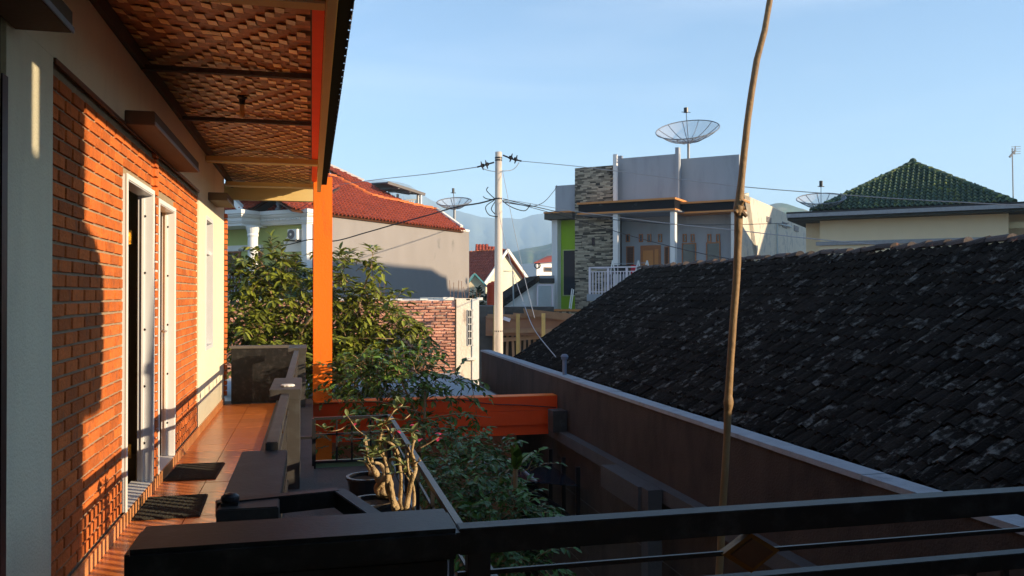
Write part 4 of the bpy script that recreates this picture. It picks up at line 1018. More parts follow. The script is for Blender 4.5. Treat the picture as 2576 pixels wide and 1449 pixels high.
# doors, windows, vents on the recessed wall
def op(x0,y0,x1,y1,mf,mp,name,nb=1): return opening(GH, fg, 'y', rw+.002, x0,y0,x1,y1,mf,mp,out=1,name=name,nb=nb)
d_, (u0,u1,z0_,z1_) = op(1612,618,1663,745,M['teak'],M['teak'],'door')
for a_, b_, c_, e_ in ((.12,.30,.08,.92),(.38,.88,.55,.90),(.38,.88,.10,.48)): MB().box(u0+(u1-u0)*a_, u0+(u1-u0)*b_, rw+.022, rw+.05, z0_+(z1_-z0_)*c_, z0_+(z1_-z0_)*e_).build('door_panel', M['trim'], d_)
for x0, x1 in ((1576,1596), (1672,1684)):
    f_, (u0,u1,z0_,z1_) = op(x0,620,x1,690,M['teak'],M['wood'],'louvre_window')
    for k in range(9): z = z0_+.1+k*(z1_-z0_-.2)/9; MB().box(u0+.06, u1-.06, rw+.02, rw+.06, z, z+.07).build('louvre', M['wood'], f_)
op(1716,612,1752,720,M['teak'],M['glass'],'window'); op(1777,610,1813,720,M['teak'],M['glass'],'window')
for x in (1580,1613,1634,1661,1723,1743,1785,1807):
    op(x-5, 589, x+5, 609, M['teak'], M['glass'], 'vent_window')
# balcony floor and white railing
zb = q(1500, 740, 2.4).z
MB().box(q(1700,0,2.2).x, q(1478,0,2.2).x, 2.3, rw, zb-.35, zb).build('balcony_floor', M['greyp'], GH)
MB().box(-1.5, q(1700,0,2.2).x, .2, rw, zb-.35, zb-.002).build('balcony_floor', M['greyp'], GH)
BR = thing('balcony_railing', 'white metal railing on the balcony of the grey house', 'railing', fg)
x0_, x1_ = q(1483,0,2.3).x, q(1690,0,2.3).x; zt_ = q(1490, 673, 2.3).z
MB().bar((x0_,2.25,zt_), (x1_,2.25,zt_), .10, .06).build('top_rail', M['railw'], BR); MB().bar((x0_,2.25,zt_-.22), (x1_,2.25,zt_-.22), .04).build('mid_rail', M['railw'], BR); MB().bar((x0_,2.25,zb+.12), (x1_,2.25,zb+.12), .04).build('low_rail', M['railw'], BR)
n = 26
for k in range(n+1):
    x = x0_ + (x1_-x0_)*k/n; t_ = .10 if k % 6 == 0 else .045
    MB().box(x-t_/2, x+t_/2, 2.25-t_/2, 2.25+t_/2, zb, zt_ if k % 6 == 0 else zt_-.22).build('bar', M['railw'], BR)
MB().bar((x0_,2.25,zt_), (x0_,0,zt_), .10, .06).build('top_rail', M['railw'], BR)
CL = thing('clothes_rack', 'white folding clothes rack with dark and red washing on the grey house balcony', 'clothes rack', fg)
for x0, x1, x2 in ((1535,1541,1548),(1597,1606,1613),(1618,1628,1636)):
    for xx in (x0, x2): MB().bar(fg.I @ P(x1, 655, 43.2), fg.I @ P(xx, 690, 43.2), .06).build('leg', M['white'], CL)
MB().bar(fg.I @ P(1538,664,43.2), fg.I @ P(1630,661,43.2), .03).build('rod', M['cap'], CL)
for x0, x1, m in ((1556,1582,'black'), (1588,1600,'red'), (1543,1553,'cable')):
    a = fg.I @ P(x0,667,43.3); b = fg.I @ P(x1,690,43.3); MB().prism([a, (b.x,b.y,a.z), b, (a.x,a.y,b.z)], (0,.03,0)).build('cloth', M[m], CL)

# ================================================================== GREEN TILED HOUSE (right)
c = P(2576, 740, 31.8); fq = Frame((c.x, c.y, 0), math.atan2(.672, -.740))
QH = thing('green_roof_house', 'cream house, dark green hipped tile roof with painted sunlit flecks, and a white lined eave', 'house', fq)
q = lambda x, y, o=0: fq.on(x, y, 'y', o)
e1 = q(1980, 535); e0x = -6.0; ze = e1.z
zlow = q(2300, 545).z
MB().box(e0x, e1.x, 0, -.9, q(1980,557).z+.25, ze-.22).build('eave_fascia', M['fasc'], QH); MB().box(e0x, e1.x+.01, .03, -.9, ze-.22, ze-.06).build('eave_line', M['cap'], QH); MB().box(e0x, e1.x+.02, .01, -.9, ze-.06, ze+.02).build('gutter', M['black'], QH)
MB().box(e0x, e1.x, -.1, -9, q(1980,557).z+.05, q(1980,557).z+.25).build('soffit', M['fasc'], QH)
wx = q(2063, 0, -1.0).x; wr = q(2538, 0, -1.0).x
MB().box(wr, wx, -1.0, -8, GZ, q(1980,557).z+.06).build('wall', M['greencream'], QH)
MB().box(wx, q(2028,0,-2.2).x, -2.2, -8, GZ, q(1980,557).z+.06).build('wall', M['greencream'], QH, label='set back side wall in deep shade')
MB().box(e0x, wr, -1.6, -8, GZ, q(1980,557).z+.06).build('wall', M['greencream'], QH)
a = q(2060, 618, -1.0); MB().box(wr, wx+.15, -.88, -1.0, a.z, a.z+.16).build('string_course', M['cap'], QH)
a = q(2545, 575, -1.6); MB().box(e0x, wr, -1.5, -1.6, a.z, a.z+.25).build('string_course', M['cream'], QH)
# hip roof
hz = ze + .05
B0 = q(2553, 0, -.7).x; B1 = q(2042, 0, -.7).x; hw = (B1-B0)/2; ap = fq.I @ P(2305, 413, 38.0)
ap = Vector(((B0+B1)/2, -.7-hw, ap.z)); hz0 = q(2300, 519, -.7).z
es_ = Vector((0, -hw, ap.z-hz0)); L = es_.length; exx = Vector((-1,0,0)); o = Vector((B1, -.7, hz0))
poly = [(0,0),(B1-B0,0),((B1-B0)/2, L)]
slab(QH, 'roof_deck', M['fasc'], o, exx, es_, poly, .05, -.04)
roof_tiles(QH, M['greentile'], o, exx, es_, [(-.1,-.05),(B1-B0+.1,-.05),((B1-B0)/2, L+.1)], .215, .30, 300, jit=.006, hgt=1.9, seg=6, gap=.88)
c0, c1_, c2_, c3_ = Vector((B1,-.7,hz0)), Vector((B0,-.7,hz0)), Vector((B0,-.7-2*hw,hz0)), Vector((B1,-.7-2*hw,hz0))
for u, v in ((c1_, c2_), (c2_, c3_), (c3_, c0)): MB().prism([u, v, ap], (0,0,-.05)).build('roof_deck', M['greentile'], QH)
for u in (c0, c1_, c2_): ridge_caps(QH, M['greentile'], u, ap+Vector((0,0,.02)), .15, .38, 'ridge_tile', 40, .05)
MB().lathe([(.12,0),(.16,.1),(.1,.2),(0,.24)], seg=10, c=ap).build('finial', M['greentile'], QH)
# second hipped volume further right, outside the frame, seen from elsewhere and casting its shade on the plaster wall
MB().prism([(-11.5,-.7,ze),(-1.0,-.7,ze),(-1.0,-9,ze),(-11.5,-9,ze)], (0,0,.05)).build('roof_deck', M['greentile'], QH)
mb = MB(); rz = ze+2.35
mb.add([(-12,0,ze),(-1.2,0,ze),(-1.2,-9,ze),(-12,-9,ze),(-9.5,-4.5,rz),(-3.2,-4.5,rz)], [(0,1,5,4),(1,2,5),(2,3,4,5),(3,0,4)]); mb.build('roof', M['greentile'], QH)
MB().box(-11, wr, -1.6, -8, GZ, ze-.3).build('wall', M['greencream'], QH)
an = thing('tv_antenna', 'thin television antenna mast behind the right end of the green roof', 'antenna', loc=tuple(P(2549, 512, 37)))
L_ = lambda x, y: P(x, y, 37) - Vector(an.location)
MB().bar(L_(2550,515), L_(2548,372), .035).build('mast', M['dish'], an)
for k, y in enumerate((368,374,380,386)): MB().bar(L_(2546,y+1), L_(2569,y), .02).build('element', M['dish'], an)
MB().bar(L_(2556,367), L_(2554,388), .03).bar(L_(2541,395), L_(2556,378), .07).build('boom', M['dish'], an)

# ================================================================== small houses in the gap
def house_at(name, label, px, d, ang): 
    c = P(px, 740, d); f = Frame((c.x, c.y, 0), ang); return f, thing(name, label, 'house', f)
# gabled house with sunlit cream gable, right of the pole
c = P(1242, 740, 62); GA = math.atan2(.745,.667)
f1 = Frame((c.x, c.y, 0), GA - R(18)); K1 = thing('gabled_house', 'orange tiled house with a sunlit cream gable beside the concrete pole', 'house', f1)
fy = lambda x, y, o=0: f1.on(x, y, 'y', o)
gp = fy(1268, 632); gl = fy(1222, 705); gr = fy(1322, 708); zb_ = -1.5
MB().prism([(gl.x,0,zb_-2),(gr.x,0,zb_-2),(gr.x,0,gr.z),(gp.x,0,gp.z-.1),(gl.x,0,gl.z)], (0,6,0)).build('gable_wall', M['cream'], K1)
rl1 = [(gl.x-.5,-.35,gl.z-.3),(gp.x,-.35,gp.z+.1),(gp.x,7,gp.z+.1),(gl.x-.5,7,gl.z-.3)]
esl = Vector(rl1[1])-Vector(rl1[0])
slab(K1,'roof_deck',M['redtile'], rl1[0], (0,1,0), esl, [(0,0),(7.3,0),(7.3,esl.length),(0,esl.length)], .05, -.02)
roof_tiles(K1, M['redtile'], rl1[0], (0,1,0), esl, [(0,0),(7.3,0),(7.3,esl.length),(0,esl.length)], .24, .32, 200, hgt=.9)
rr1 = Vector((gr.x+.35,-.35,gr.z-.3)); esr = Vector(rl1[1])-rr1
slab(K1,'roof_deck',M['redtile'], rr1, (0,1,0), esr, [(0,0),(7.3,0),(7.3,esr.length),(0,esr.length)], .06, 0)
MB().bar(rr1+Vector((0,-.05,0)), Vector(rl1[1])+Vector((0,-.05,0)), .10, .20).bar(Vector(rl1[0])+Vector((0,-.05,0)), Vector(rl1[1])+Vector((0,-.05,0)), .10, .20).build('bargeboard', M['whitep'], K1)
ridge_caps(K1, M['redridge'], rl1[1], rl1[2], .09, .4, 'ridge_tile', 20)
# upper roof behind
f2 = Frame(tuple(P(1195, 740, 66)), GA - R(60)); K2 = thing('ridge_house', 'house with a red tiled double roof behind the cream gable', 'house', f2)
a = f2.on(1196,680,'y'); b = f2.on(1262,618,'y')
MB().box(a.x, b.x+.4, 0, 4, GZ, a.z).build('wall', M['greyp'], K2)
es5 = Vector((0,.75,.62)); o5 = Vector((a.x, -.3, f2.on(1215,648,'y').z)); 
pts_ = [f2.plane(x, y, o5, Vector((0,-.62,.75)))-o5 for x, y in ((1200,646),(1262,648),(1262,620),(1196,618))]
poly = [(p.x, p.dot(es5.normalized())) for p in pts_]
slab(K2,'roof_deck',M['redtile'], o5, (1,0,0), es5, poly, .05, -.02); roof_tiles(K2, M['redtile'], o5, (1,0,0), es5, poly, .26, .34, 120, hgt=.9)
o6 = Vector((a.x-2, -3.2, o5.z-2.9)); pts_ = [f2.plane(x, y, o6, Vector((0,-.62,.75)))-o6 for x, y in ((1180,745),(1232,735),(1256,652),(1180,650))]
poly = [(p.x, p.dot(es5.normalized())) for p in pts_]
slab(K2,'roof_deck',M['redtile'], o6, (1,0,0), es5, poly, .05, -.02); roof_tiles(K2, M['redtile'], o6, (1,0,0), es5, poly, .26, .34, 180, hgt=.9)
MB().box(o6.x-1, o6.x+9, -2.6, 0, GZ, o6.z).build('wall', M['sand'], K2)
# small teal gabled house
f3 = Frame(tuple(P(1198, 740, 55)), R(-8)); K3 = thing('teal_gable_house', 'small house front with a teal bargeboard under a bright orange tile roof', 'house', f3)
h3 = lambda x, y, o=0: f3.on(x, y, 'y', o)
a, b, c_ = h3(1172,720), h3(1194,688), h3(1222,716)
MB().prism([(a.x,0,GZ),(c_.x,0,GZ),(c_.x,0,c_.z),(b.x,0,b.z),(a.x,0,a.z)], (0,4,0)).build('gable_wall', M['greencream'], K3)
MB().bar(h3(1172,722,-.2), h3(1194,688,-.2), .14, .1).bar(h3(1194,688,-.2), h3(1226,722,-.2), .14, .1).build('bargeboard', M['teal'], K3)
MB().prism([h3(1192,688,-.1), h3(1226,722,-.1), h3(1226,722,-.1)+Vector((.3,4,0)), h3(1192,688,-.1)+Vector((.3,4,0))], (0,0,.06)).build('roof', M['redridge'], K3)
MB().prism([h3(1170,722,-.1), h3(1194,688,-.1), h3(1194,688,-.1)+Vector((.3,4,0)), h3(1170,722,-.1)+Vector((.3,4,0))], (0,0,.06)).build('roof', M['redridge'], K3)
# orange water tank
tk = thing('water_tank', 'orange ribbed plastic water tank on a dark base behind the concrete pole', 'water tank', loc=tuple(P(1240, 772, 44)))
r = 15*44/FPX; hh = 62*44/FPX
MB().lathe([(0,0),(r,0),(r,hh*.18),(r*1.03,hh*.2),(r,hh*.22),(r,hh*.45),(r*1.03,hh*.47),(r,hh*.49),(r,hh*.72),(r*1.03,hh*.74),(r,hh*.76),(r,hh*.9),(r*.7,hh*.98),(r*.3,hh),(r*.3,hh*1.04),(0,hh*1.04)], seg=20).build('tank_body', M['tank'], tk, smooth=False)
MB().box(-r*1.4, r*1.4, -r, r, -4.5, 0).build('tank_base', M['ledge'], tk)
# white annex with dark roof edge and louvred gate
f4 = Frame(tuple(P(1330, 740, 46)), R(-4)); K4 = thing('white_annex', 'white washed annex under a steep dark roof edge next to the grey house', 'annex', f4)
h4 = lambda x, y, o=0: f4.on(x, y, 'y', o)
pp_ = [h4(1268,785), h4(1395,785), h4(1395,700), h4(1352,706), h4(1268,766)]
MB().prism([(p.x, 0, p.z if i > 1 else p.z-3) for i, p in enumerate(pp_)], (0,4,0)).build('wall', M['white'], K4)
e = [h4(1255,762,-.3), h4(1356,694,-.3), h4(1356,708,-.3), h4(1262,776,-.3)]
MB().prism(e, (0,4.5,0)).build('roof_edge', M['oldtile'], K4)
MB().prism([h4(1356,693,-.3), h4(1395,693,-.3), h4(1395,700,-.3), h4(1358,700,-.3)], (0,3,0)).build('gutter', M['cap'], K4); MB().prism([h4(1358,700,-.2), h4(1395,700,-.2), h4(1395,712,-.2), h4(1358,712,-.2)], (0,2,0)).build('shutter', M['black'], K4)
gt = thing('metal_gate', 'pale louvred metal gate at the side of the grey house', 'gate', f4)
a, b = h4(1350,715,-.4), h4(1391,780,-.4); z0_, z1_ = b.z, a.z; w__ = b.x-a.x
for x in (a.x, b.x-.08): MB().box(x, x+.08, -.45, -.37, z0_, z1_).build('frame', M['railw'], gt)
MB().box(a.x, b.x, -.45, -.37, z1_-.08, z1_).box(a.x, b.x, -.45, -.37, z0_, z0_+.1).build('frame', M['railw'], gt)
for k in range(10): x = a.x+.1+k*(w__-.2)/10; MB().box(x, x+.06, -.43, -.40, z0_+.1, z1_-.08).build('slat', M['pvcw'], gt)
pp2 = thing('standing_pipe', 'thin white pipe rising in front of the cream gable', 'pipe', loc=tuple(P(1292,770,45)))
MB().tube([(0,0,0), P(1290,682,45)-P(1292,770,45), P(1266,682,45)-P(1292,770,45)], .04, 6).build('pipe', M['pvcw'], pp2)
# far small white house with hip roof
f5 = Frame(tuple(P(1370, 740, 75)), R(20)); K5 = thing('far_white_house', 'small white house with a brown tile roof and a coiled hose, far down the street', 'house', f5)
h5 = lambda x, y, o=0: f5.on(x, y, 'y', o)
a, b = h5(1350,662), h5(1410,745); MB().box(a.x, b.x, 0, 5, b.z-4, a.z).build('wall', M['white'], K5)
MB().prism([h5(1344,662,-.4), h5(1412,658,-.4), h5(1412,640,2), h5(1378,646,2)], (0,.1,.06)).build('roof', M['redtile'], K5)
opening(K5, f5, 'y', -.002, 1368, 672, 1395, 684, M['wood'], M['glass'], out=-1)
MB().tube([h5(1352+7*math.cos(t), 668+7*math.sin(t), -.1) for t in np.linspace(0, 12, 30)], .05, 5).build('hose_coil', M['cable'], K5)
# construction: low red earth wall, planks, bamboo scaffold
f6 = Frame(tuple(P(1300, 740, 30)), R(-12)); K6 = thing('building_site', 'half built floor with earth red formwork boards and dark rooms below', 'building site', f6)
h6 = lambda x, y, o=0: f6.on(x, y, 'y', o)
a, b = h6(1222,792), h6(1420,835)
MB().box(a.x, b.x+1, 0, 3, a.z-.75, a.z-.05).build('slab_edge', M['sand'], K6)
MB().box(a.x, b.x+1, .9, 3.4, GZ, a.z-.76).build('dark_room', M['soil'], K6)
MB().box(a.x-.6, a.x+.5, .6, 4, GZ, a.z+.3).build('side_wall', M['ledge'], K6)
MB().box(h6(1272,786).x, h6(1400,786).x, 1.2, 3, a.z-.06, h6(1300,780).z+.1).build('back_wall', M['darkgrey'], K6)
for y, x0, x1 in ((795,1226,1420),(832,1235,1420)):
    for k in range(3):
        xa, xb = x0+(x1-x0)*k/3, x0+(x1-x0)*(k+1)/3+8; MB().bar(h6(xa,y+j(3),-.1-.03*k), h6(xb,y+j(3),-.1-.03*k), .04, .16).build('plank', M['plank'], K6)
for x in (1240,1262,1275,1290,1305,1318,1332,1345,1358): MB().bar(h6(x+j(3),842,.3), h6(x+j(3),930,.3), .09).build('prop', M['plank'], K6)
MB().bar(h6(1260,855,.2), h6(1380,846,.2), .08, .14).build('plank', M['plank'], K6)
MB().prism([h6(1316,776,-.3), h6(1440,790,-.3), h6(1425,806,-.3), h6(1320,794,-.3)], (0,.05,0)).build('plank', M['plank'], K6)
for x, y0_, y1_ in ((1246,768,905),(1303,790,890),(1367,788,832)):
    sb = thing('scaffold_pole', {1246:'tall bamboo scaffold pole left of the concrete pole',1303:'bamboo scaffold pole right of the concrete pole',1367:'short bamboo scaffold stub by the black roof'}[x], 'scaffold pole', loc=tuple(P(x,y1_+60,29)))
    MB().tube([(0,0,0), P(x,y0_,29)-P(x,y1_+60,29)], .07, 8).build('pole', M['bsc'], sb)
MB().bar(h6(1266,800,-.3), h6(1283,806,-.3), .18, .12).build('cement_bag', M['railw'], K6)

# ================================================================== concrete pole and lines
D0 = 22.0
cpz = P(1254, 382, D0); base = P(1251, 1000, D0); CP = thing('utility_pole', 'tall round concrete utility pole with two pairs of disc insulators', 'utility pole', loc=(cpz.x, cpz.y, GZ))
hz_ = cpz.z - GZ; MB().tube([(0,0,0),(0,0,hz_*.5),(0,0,hz_)], [.135,.115,.088], 16).build('pole', M['conc'], CP, smooth=True)
Q = lambda x, y, d=D0: P(x, y, d) - Vector(CP.location)
for y in (397, 403, 500, 833): MB().lathe([(.098 if y < 600 else .118,-.02),(.098 if y < 600 else .118,.02)], seg=14, c=(0,0,Q(1254,y).z)).build('band', M['black'], CP)
for (x0,y0,x1,y1,x2,y2) in ((1243,408,1215,416,1200,420), (1265,390,1290,400,1312,405)):
    MB().tube([Q(x0,y0), Q(x1,y1), Q(x2,y2)], .022, 6).build('insulator_link', M['black'], CP)
    d_ = (Q(x2,y2)-Q(x0,y0)).normalized()
    for t in (.42, .68):
        c_ = Q(x0,y0).lerp(Q(x2,y2), t); MB().lathe([(0,-.05),(.04,-.05),(.05,-.01),(.115,.0),(.12,.02),(.04,.035),(0,.07)], seg=14, M=Matrix.Translation(c_) @ d_.to_track_quat('Z','Y').to_matrix().to_4x4()).build('insulator_disc', M['black'], CP)
def sag(pts, n=10):
    out = []
    for i in range(len(pts)-1):
        for k in range(n): out.append(pts[i].lerp(pts[i+1], k/n))
    return out + [pts[-1]]
def line(label, pts, r, m='wire', name='power_line', cat='cable', cur=True):
    "pts (x, y, distance); smoothed"
    q = [P(*p) for p in pts]; out = []
    for i in range(len(q)-1):
        p0 = q[max(i-1,0)]; p1 = q[i]; p2 = q[i+1]; p3 = q[min(i+2,len(q)-1)]
        for k in range(8):
            t = k/8; out.append(.5*((2*p1)+(p2-p0)*t+(2*p0-5*p1+4*p2-p3)*t*t+(3*p1-p0-3*p2+p3)*t**3))
    out.append(q[-1]); c = out[0].copy()
    o = MB().tube([v-c for v in out], r, 5).build(name, M[m]); o.location = c; tag(o, label, cat)
line('thin bare wire from the pole top left to the red tile roof', [(1200,420,22),(1080,437,26),(960,450,31),(845,465,35)], .012)
line('thick black cable drooping from the pole left past the orange post', [(1245,500,22),(1205,511,23),(1145,521,25),(1080,540,27),(1000,562,28),(920,585,29),(841,606,30),(784,602,30.5),(720,616,31),(640,627,31.5),(600,629,32)], .022, 'cable')
line('upper bare wire from the pole top to the right frame edge', [(1312,405,22),(1470,420,20),(1665,445,18),(1865,469,16),(2100,488,15),(2300,502,14),(2620,519,13)], .008)
line('middle bare wire from the pole ending at the black tiled roof', [(1266,503,22),(1305,507,22),(1450,532,20),(1650,558,17),(1840,578,14),(2066,603,11),(2250,618,9.6),(2306,622,9.3)], .007)
line('black service cable from the pole to the green roof house', [(1266,500,22),(1330,516,22.5),(1450,541,24),(1604,558,27),(1725,565,29),(1847,565,31),(1985,561,34)], .012, 'cable')
line('thin black cable sloping down behind the ridge of the black roof', [(1266,504,22),(1330,520,21),(1450,553,20),(1604,598,18),(1730,630,16),(1850,654,14)], .008, 'cable')
line('looping cable from the pole up to the corner of the grey house', [(1266,508,22),(1310,515,24),(1345,518,30),(1372,505,38),(1395,478,43),(1401,466,44)], .016, 'cable')
line('slack jumper wire under the right insulators', [(1262,430,21.9),(1285,428,22),(1298,420,22),(1306,408,22)], .010)
line('slack jumper wire under the left insulators', [(1215,424,22),(1230,429,22),(1246,431,21.9)], .010)
line('steel guy wire slanting from the pole head down behind the roof', [(1264,428,22),(1290,560,21),(1320,700,19.5),(1345,800,18)], .007)
line('thicker guy rope from the pole down to the vent pipe', [(1252,503,21.8),(1262,570,20.5),(1290,680,18),(1320,770,15.5),(1345,830,13.5),(1398,898,11.5)], .007, 'wire')
for k, pts in enumerate(([(1245,500,22),(1232,488,22),(1224,478,22),(1228,470,22)], [(1245,502,22),(1225,500,22),(1215,494,22)], [(1244,503,22),(1222,520,22),(1230,540,22),(1252,545,21.8)], [(1246,506,22),(1236,525,22),(1245,538,21.8)], [(1262,503,22),(1285,520,22),(1320,530,22),(1335,512,22)])):
    line(['stub of black cable curling up beside the pole','short cable end pointing left at the pole','large cable loop hanging left of the pole','small cable loop hanging at the pole','cable loop hanging right of the pole'][k], pts, .012, 'cable')

# ================================================================== foliage
def foliage(parent, m, blobs, L, W, spray=(.25,.5), per=(7,12), seed=1, bark='bark', droop=.4, parts=0, name='leaf'):
    rnd = random.Random(seed); W0 = Vector(parent.location); V = []; Fc = []; big = []
    tw = MB()
    def leaf(p, d, up, s):
        d = d.normalized(); side = d.cross(up)
        if side.length < 1e-3: side = Vector((1,0,0))
        side.normalize(); nrm = side.cross(d)
        l = L*s; w_ = W*s; b = len(V); cu = .22*l
        V.extend([tuple(p), tuple(p+d*l*.33+side*w_*.46+nrm*.12*w_), tuple(p+d*l*.33-side*w_*.46+nrm*.12*w_), tuple(p+d*l*.36-nrm*.10*w_),
                  tuple(p+d*l*.72+side*w_*.38-nrm*cu*.4), tuple(p+d*l*.72-side*w_*.38-nrm*cu*.4), tuple(p+d*l*.74-nrm*(cu*.4+.1*w_)), tuple(p+d*l-nrm*cu)])
        Fc.extend([(b,b+1,b+3),(b,b+3,b+2),(b+1,b+4,b+6,b+3),(b+3,b+6,b+5,b+2),(b+4,b+7,b+6),(b+6,b+7,b+5)])
    for (c, rx, ry, rz, n) in blobs:
        c = Vector(c)
        for _ in range(n):
            while True:
                v = Vector((rnd.uniform(-1,1), rnd.uniform(-1,1), rnd.uniform(-1,1)))
                if .25 < v.length < 1: break
            p = c + Vector((v.x*rx, v.y*ry, v.z*rz)) - W0
            d = (v + Vector((rnd.uniform(-.5,.5), rnd.uniform(-.5,.5), rnd.uniform(-.1,.7)))).normalized()
            ln = rnd.uniform(*spray); k = rnd.randint(*per); pts = []
            for i in range(k+1):
                t = i/k; pts.append(p + d*ln*t - Vector((0,0,droop*ln*t*t)))
            tw.tube([pts[0], pts[k//2], pts[-1]], [.006,.004,.002], 3, False)
            for i in range(1, k+1):
                dd = (pts[i]-pts[i-1]).normalized(); sd = dd.cross(Vector((0,0,1)))
                if sd.length < .01: sd = Vector((1,0,0))
                sd.normalize(); s = (1 if i % 2 else -1)
                ld = (dd*.6 + sd*s*.8 + Vector((rnd.uniform(-.3,.3), rnd.uniform(-.3,.3), rnd.uniform(-.5,.35))))
                leaf(pts[i], ld, Vector((rnd.uniform(-.4,.4), rnd.uniform(-.4,.4), 1)), rnd.uniform(.5,1.3))
            leaf(pts[-1], dd, Vector((0,0,1)), 1)
    mb = MB(); mb.v = V; mb.f = Fc
    if parts:
        nl = len(V)//8; ids = sorted(range(nl), key=lambda i: -V[i*8][2] + rnd.random()*.5)[:parts]
        S = set(ids)
        for i in ids:
            p0 = Vector(V[i*8]); vv = [tuple(Vector(x)-p0) for x in V[i*8:i*8+8]]
            me = bpy.data.meshes.new('leaf'); me.from_pydata(vv, [], [(0,1,3),(0,3,2),(1,4,6,3),(3,6,5,2),(4,7,6),(6,7,5)]); me.materials.append(M[m])
            link('leaf', me, parent, M=Matrix.Translation(p0))
        keep = [i for i in range(nl) if i not in S]
        mb = MB()
        for k, i in enumerate(keep):
            mb.v += V[i*8:i*8+8]; b = k*8; mb.f += [tuple(b+q_-0 for q_ in f) for f in [(0,1,3),(0,3,2),(1,4,6,3),(3,6,5,2),(4,7,6),(6,7,5)]]
    mb.build('crown', M[m], parent, kind='stuff'); tw.build('twigs', M[bark], parent, kind='stuff')
def blob(x, y, d, rx, ry, n, rd_=None):
    c = P(x, y, d); s = d/FPX; return (c, rx*s, rd_ or rx*s*.7, ry*s, n)
def trunk(o, segs, m='bark'):
    for pts, r0, r1 in segs:
        q = [P(*p)-Vector(o.location) for p in pts]; n = len(q); MB().tube(q, [r0+(r1-r0)*i/(n-1) for i in range(n)], 7).build('branch' if r0 < .05 else 'trunk', M[m], o, smooth=True)
T1 = thing('guava_tree', 'broad leafed guava tree with sunlit yellow green foliage behind the end parapet and orange post', 'tree', loc=tuple(P(800, 1010, 14.2))); T1.location.z = GZ
foliage(T1, 'leaf', [blob(620,740,14.0,60,90,65), blob(700,760,14.2,110,100,106), blob(820,880,13.9,200,50,98), blob(680,850,13.8,110,30,48), blob(690,680,14.0,70,40,32), blob(680,650,13.8,22,22,8), blob(620,820,13.6,70,60,41), blob(760,800,14.3,110,90,115),
    blob(860,800,14.3,90,100,115), blob(880,700,14.0,50,45,27), blob(940,655,13.9,16,16,6), blob(850,665,13.9,34,16,11), blob(950,800,14.3,80,70,57), blob(930,880,14.2,90,60,90), blob(1010,800,14.1,45,34,17), blob(1020,870,14.1,50,40,27),
    blob(1060,885,13.9,22,16,6), blob(930,760,13.9,40,30,13), blob(740,900,14.5,120,60,57), blob(880,950,13.9,100,60,106), blob(600,930,14,50,60,23)], .165, .07, (.22,.42), (6,10), 3, parts=240)
trunk(T1, [([(820,1700,14.4),(815,1200,14.4),(790,980,14.4),(760,860,14.3)], .09, .04), ([(790,980,14.4),(880,880,14.2),(905,760,14.0),(935,665,13.9)], .045, .012), ([(760,860,14.3),(690,790,13.9),(672,690,13.8),(650,645,13.7)], .035, .01),
    ([(745,875,13.6),(760,830,13.5),(790,790,13.5),(830,765,13.5)], .030, .02), ([(815,950,14.2),(960,860,14.0),(1060,880,13.9)], .03, .008), ([(700,950,13.4),(745,905,13.4),(760,870,13.4)], .02, .02), ([(840,860,13.6),(930,850,13.6),(990,852,13.6)], .010, .006)])
T2 = thing('courtyard_shrub', 'leafy shrub rising in front of the red orange beam', 'shrub', loc=tuple(P(1060, 1100, 9.6))); T2.location.z = GZ
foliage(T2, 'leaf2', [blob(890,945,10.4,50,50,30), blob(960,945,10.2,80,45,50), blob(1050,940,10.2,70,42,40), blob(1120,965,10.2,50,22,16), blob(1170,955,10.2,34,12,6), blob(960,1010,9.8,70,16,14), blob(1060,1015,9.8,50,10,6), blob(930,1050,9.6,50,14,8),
    blob(1185,1050,9.8,45,7,4), blob(870,1020,9.8,25,8,3), blob(1140,995,9.9,50,7,4), blob(1060,1112,9.8,110,22,30), blob(1040,1060,9.8,40,12,6)], .095, .052, (.2,.4), (6,10), 5, parts=120)
trunk(T2, [([(1060,1900,9.8),(1062,1300,9.8),(1066,1100,9.8),(1070,985,9.9)], .03, .014), ([(1030,1060,9.7),(1150,1040,9.7),(1235,1050,9.6)], .010, .004), ([(1066,1040,9.8),(960,1010,9.8),(860,1010,9.8)], .010, .004), ([(1066,1080,9.8),(1010,960,10),(990,880,10)], .014, .006)])
T3 = thing('lower_bush', 'dark green bush filling the shaded courtyard below the planter ledge', 'bush', loc=tuple(P(1220, 1500, 7.6))); T3.location.z = GZ
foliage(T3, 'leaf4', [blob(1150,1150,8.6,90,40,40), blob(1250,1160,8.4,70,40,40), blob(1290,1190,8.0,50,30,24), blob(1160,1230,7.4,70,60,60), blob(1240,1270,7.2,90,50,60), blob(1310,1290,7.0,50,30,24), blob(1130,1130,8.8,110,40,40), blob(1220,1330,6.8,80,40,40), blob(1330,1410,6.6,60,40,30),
    blob(1120,1200,8,60,60,40), blob(1180,1400,6.9,120,60,50), blob(880,1120,9,60,30,26)], .085, .042, (.2,.38), (6,11), 8, parts=120)
trunk(T3, [([(1200,1900,7.6),(1205,1500,7.6),(1200,1300,7.6),(1190,1200,7.8)], .03, .015), ([(1205,1300,7.6),(1260,1200,7.8),(1290,1170,7.9)], .014, .006)])
T4 = thing('banana_leaf_plant', 'upright broad leaved plant in the dark courtyard', 'plant', loc=tuple(P(1297, 1200, 7.2))); T4.location.z = GZ
bl = leafmesh(.22, .10, .2, .3); bl.materials.append(M['leaf2'])
for i in range(6): link('leaf', bl, T4, M=TRS(P(1297,1180,7.2)-Vector(T4.location), (.9-.25*i+1.2, 0, i*1.05), (1,1,1)))
MB().tube([(0,0,0), P(1297,1180,7.2)-Vector(T4.location)], .02, 6).build('stem', M['bark'], T4)
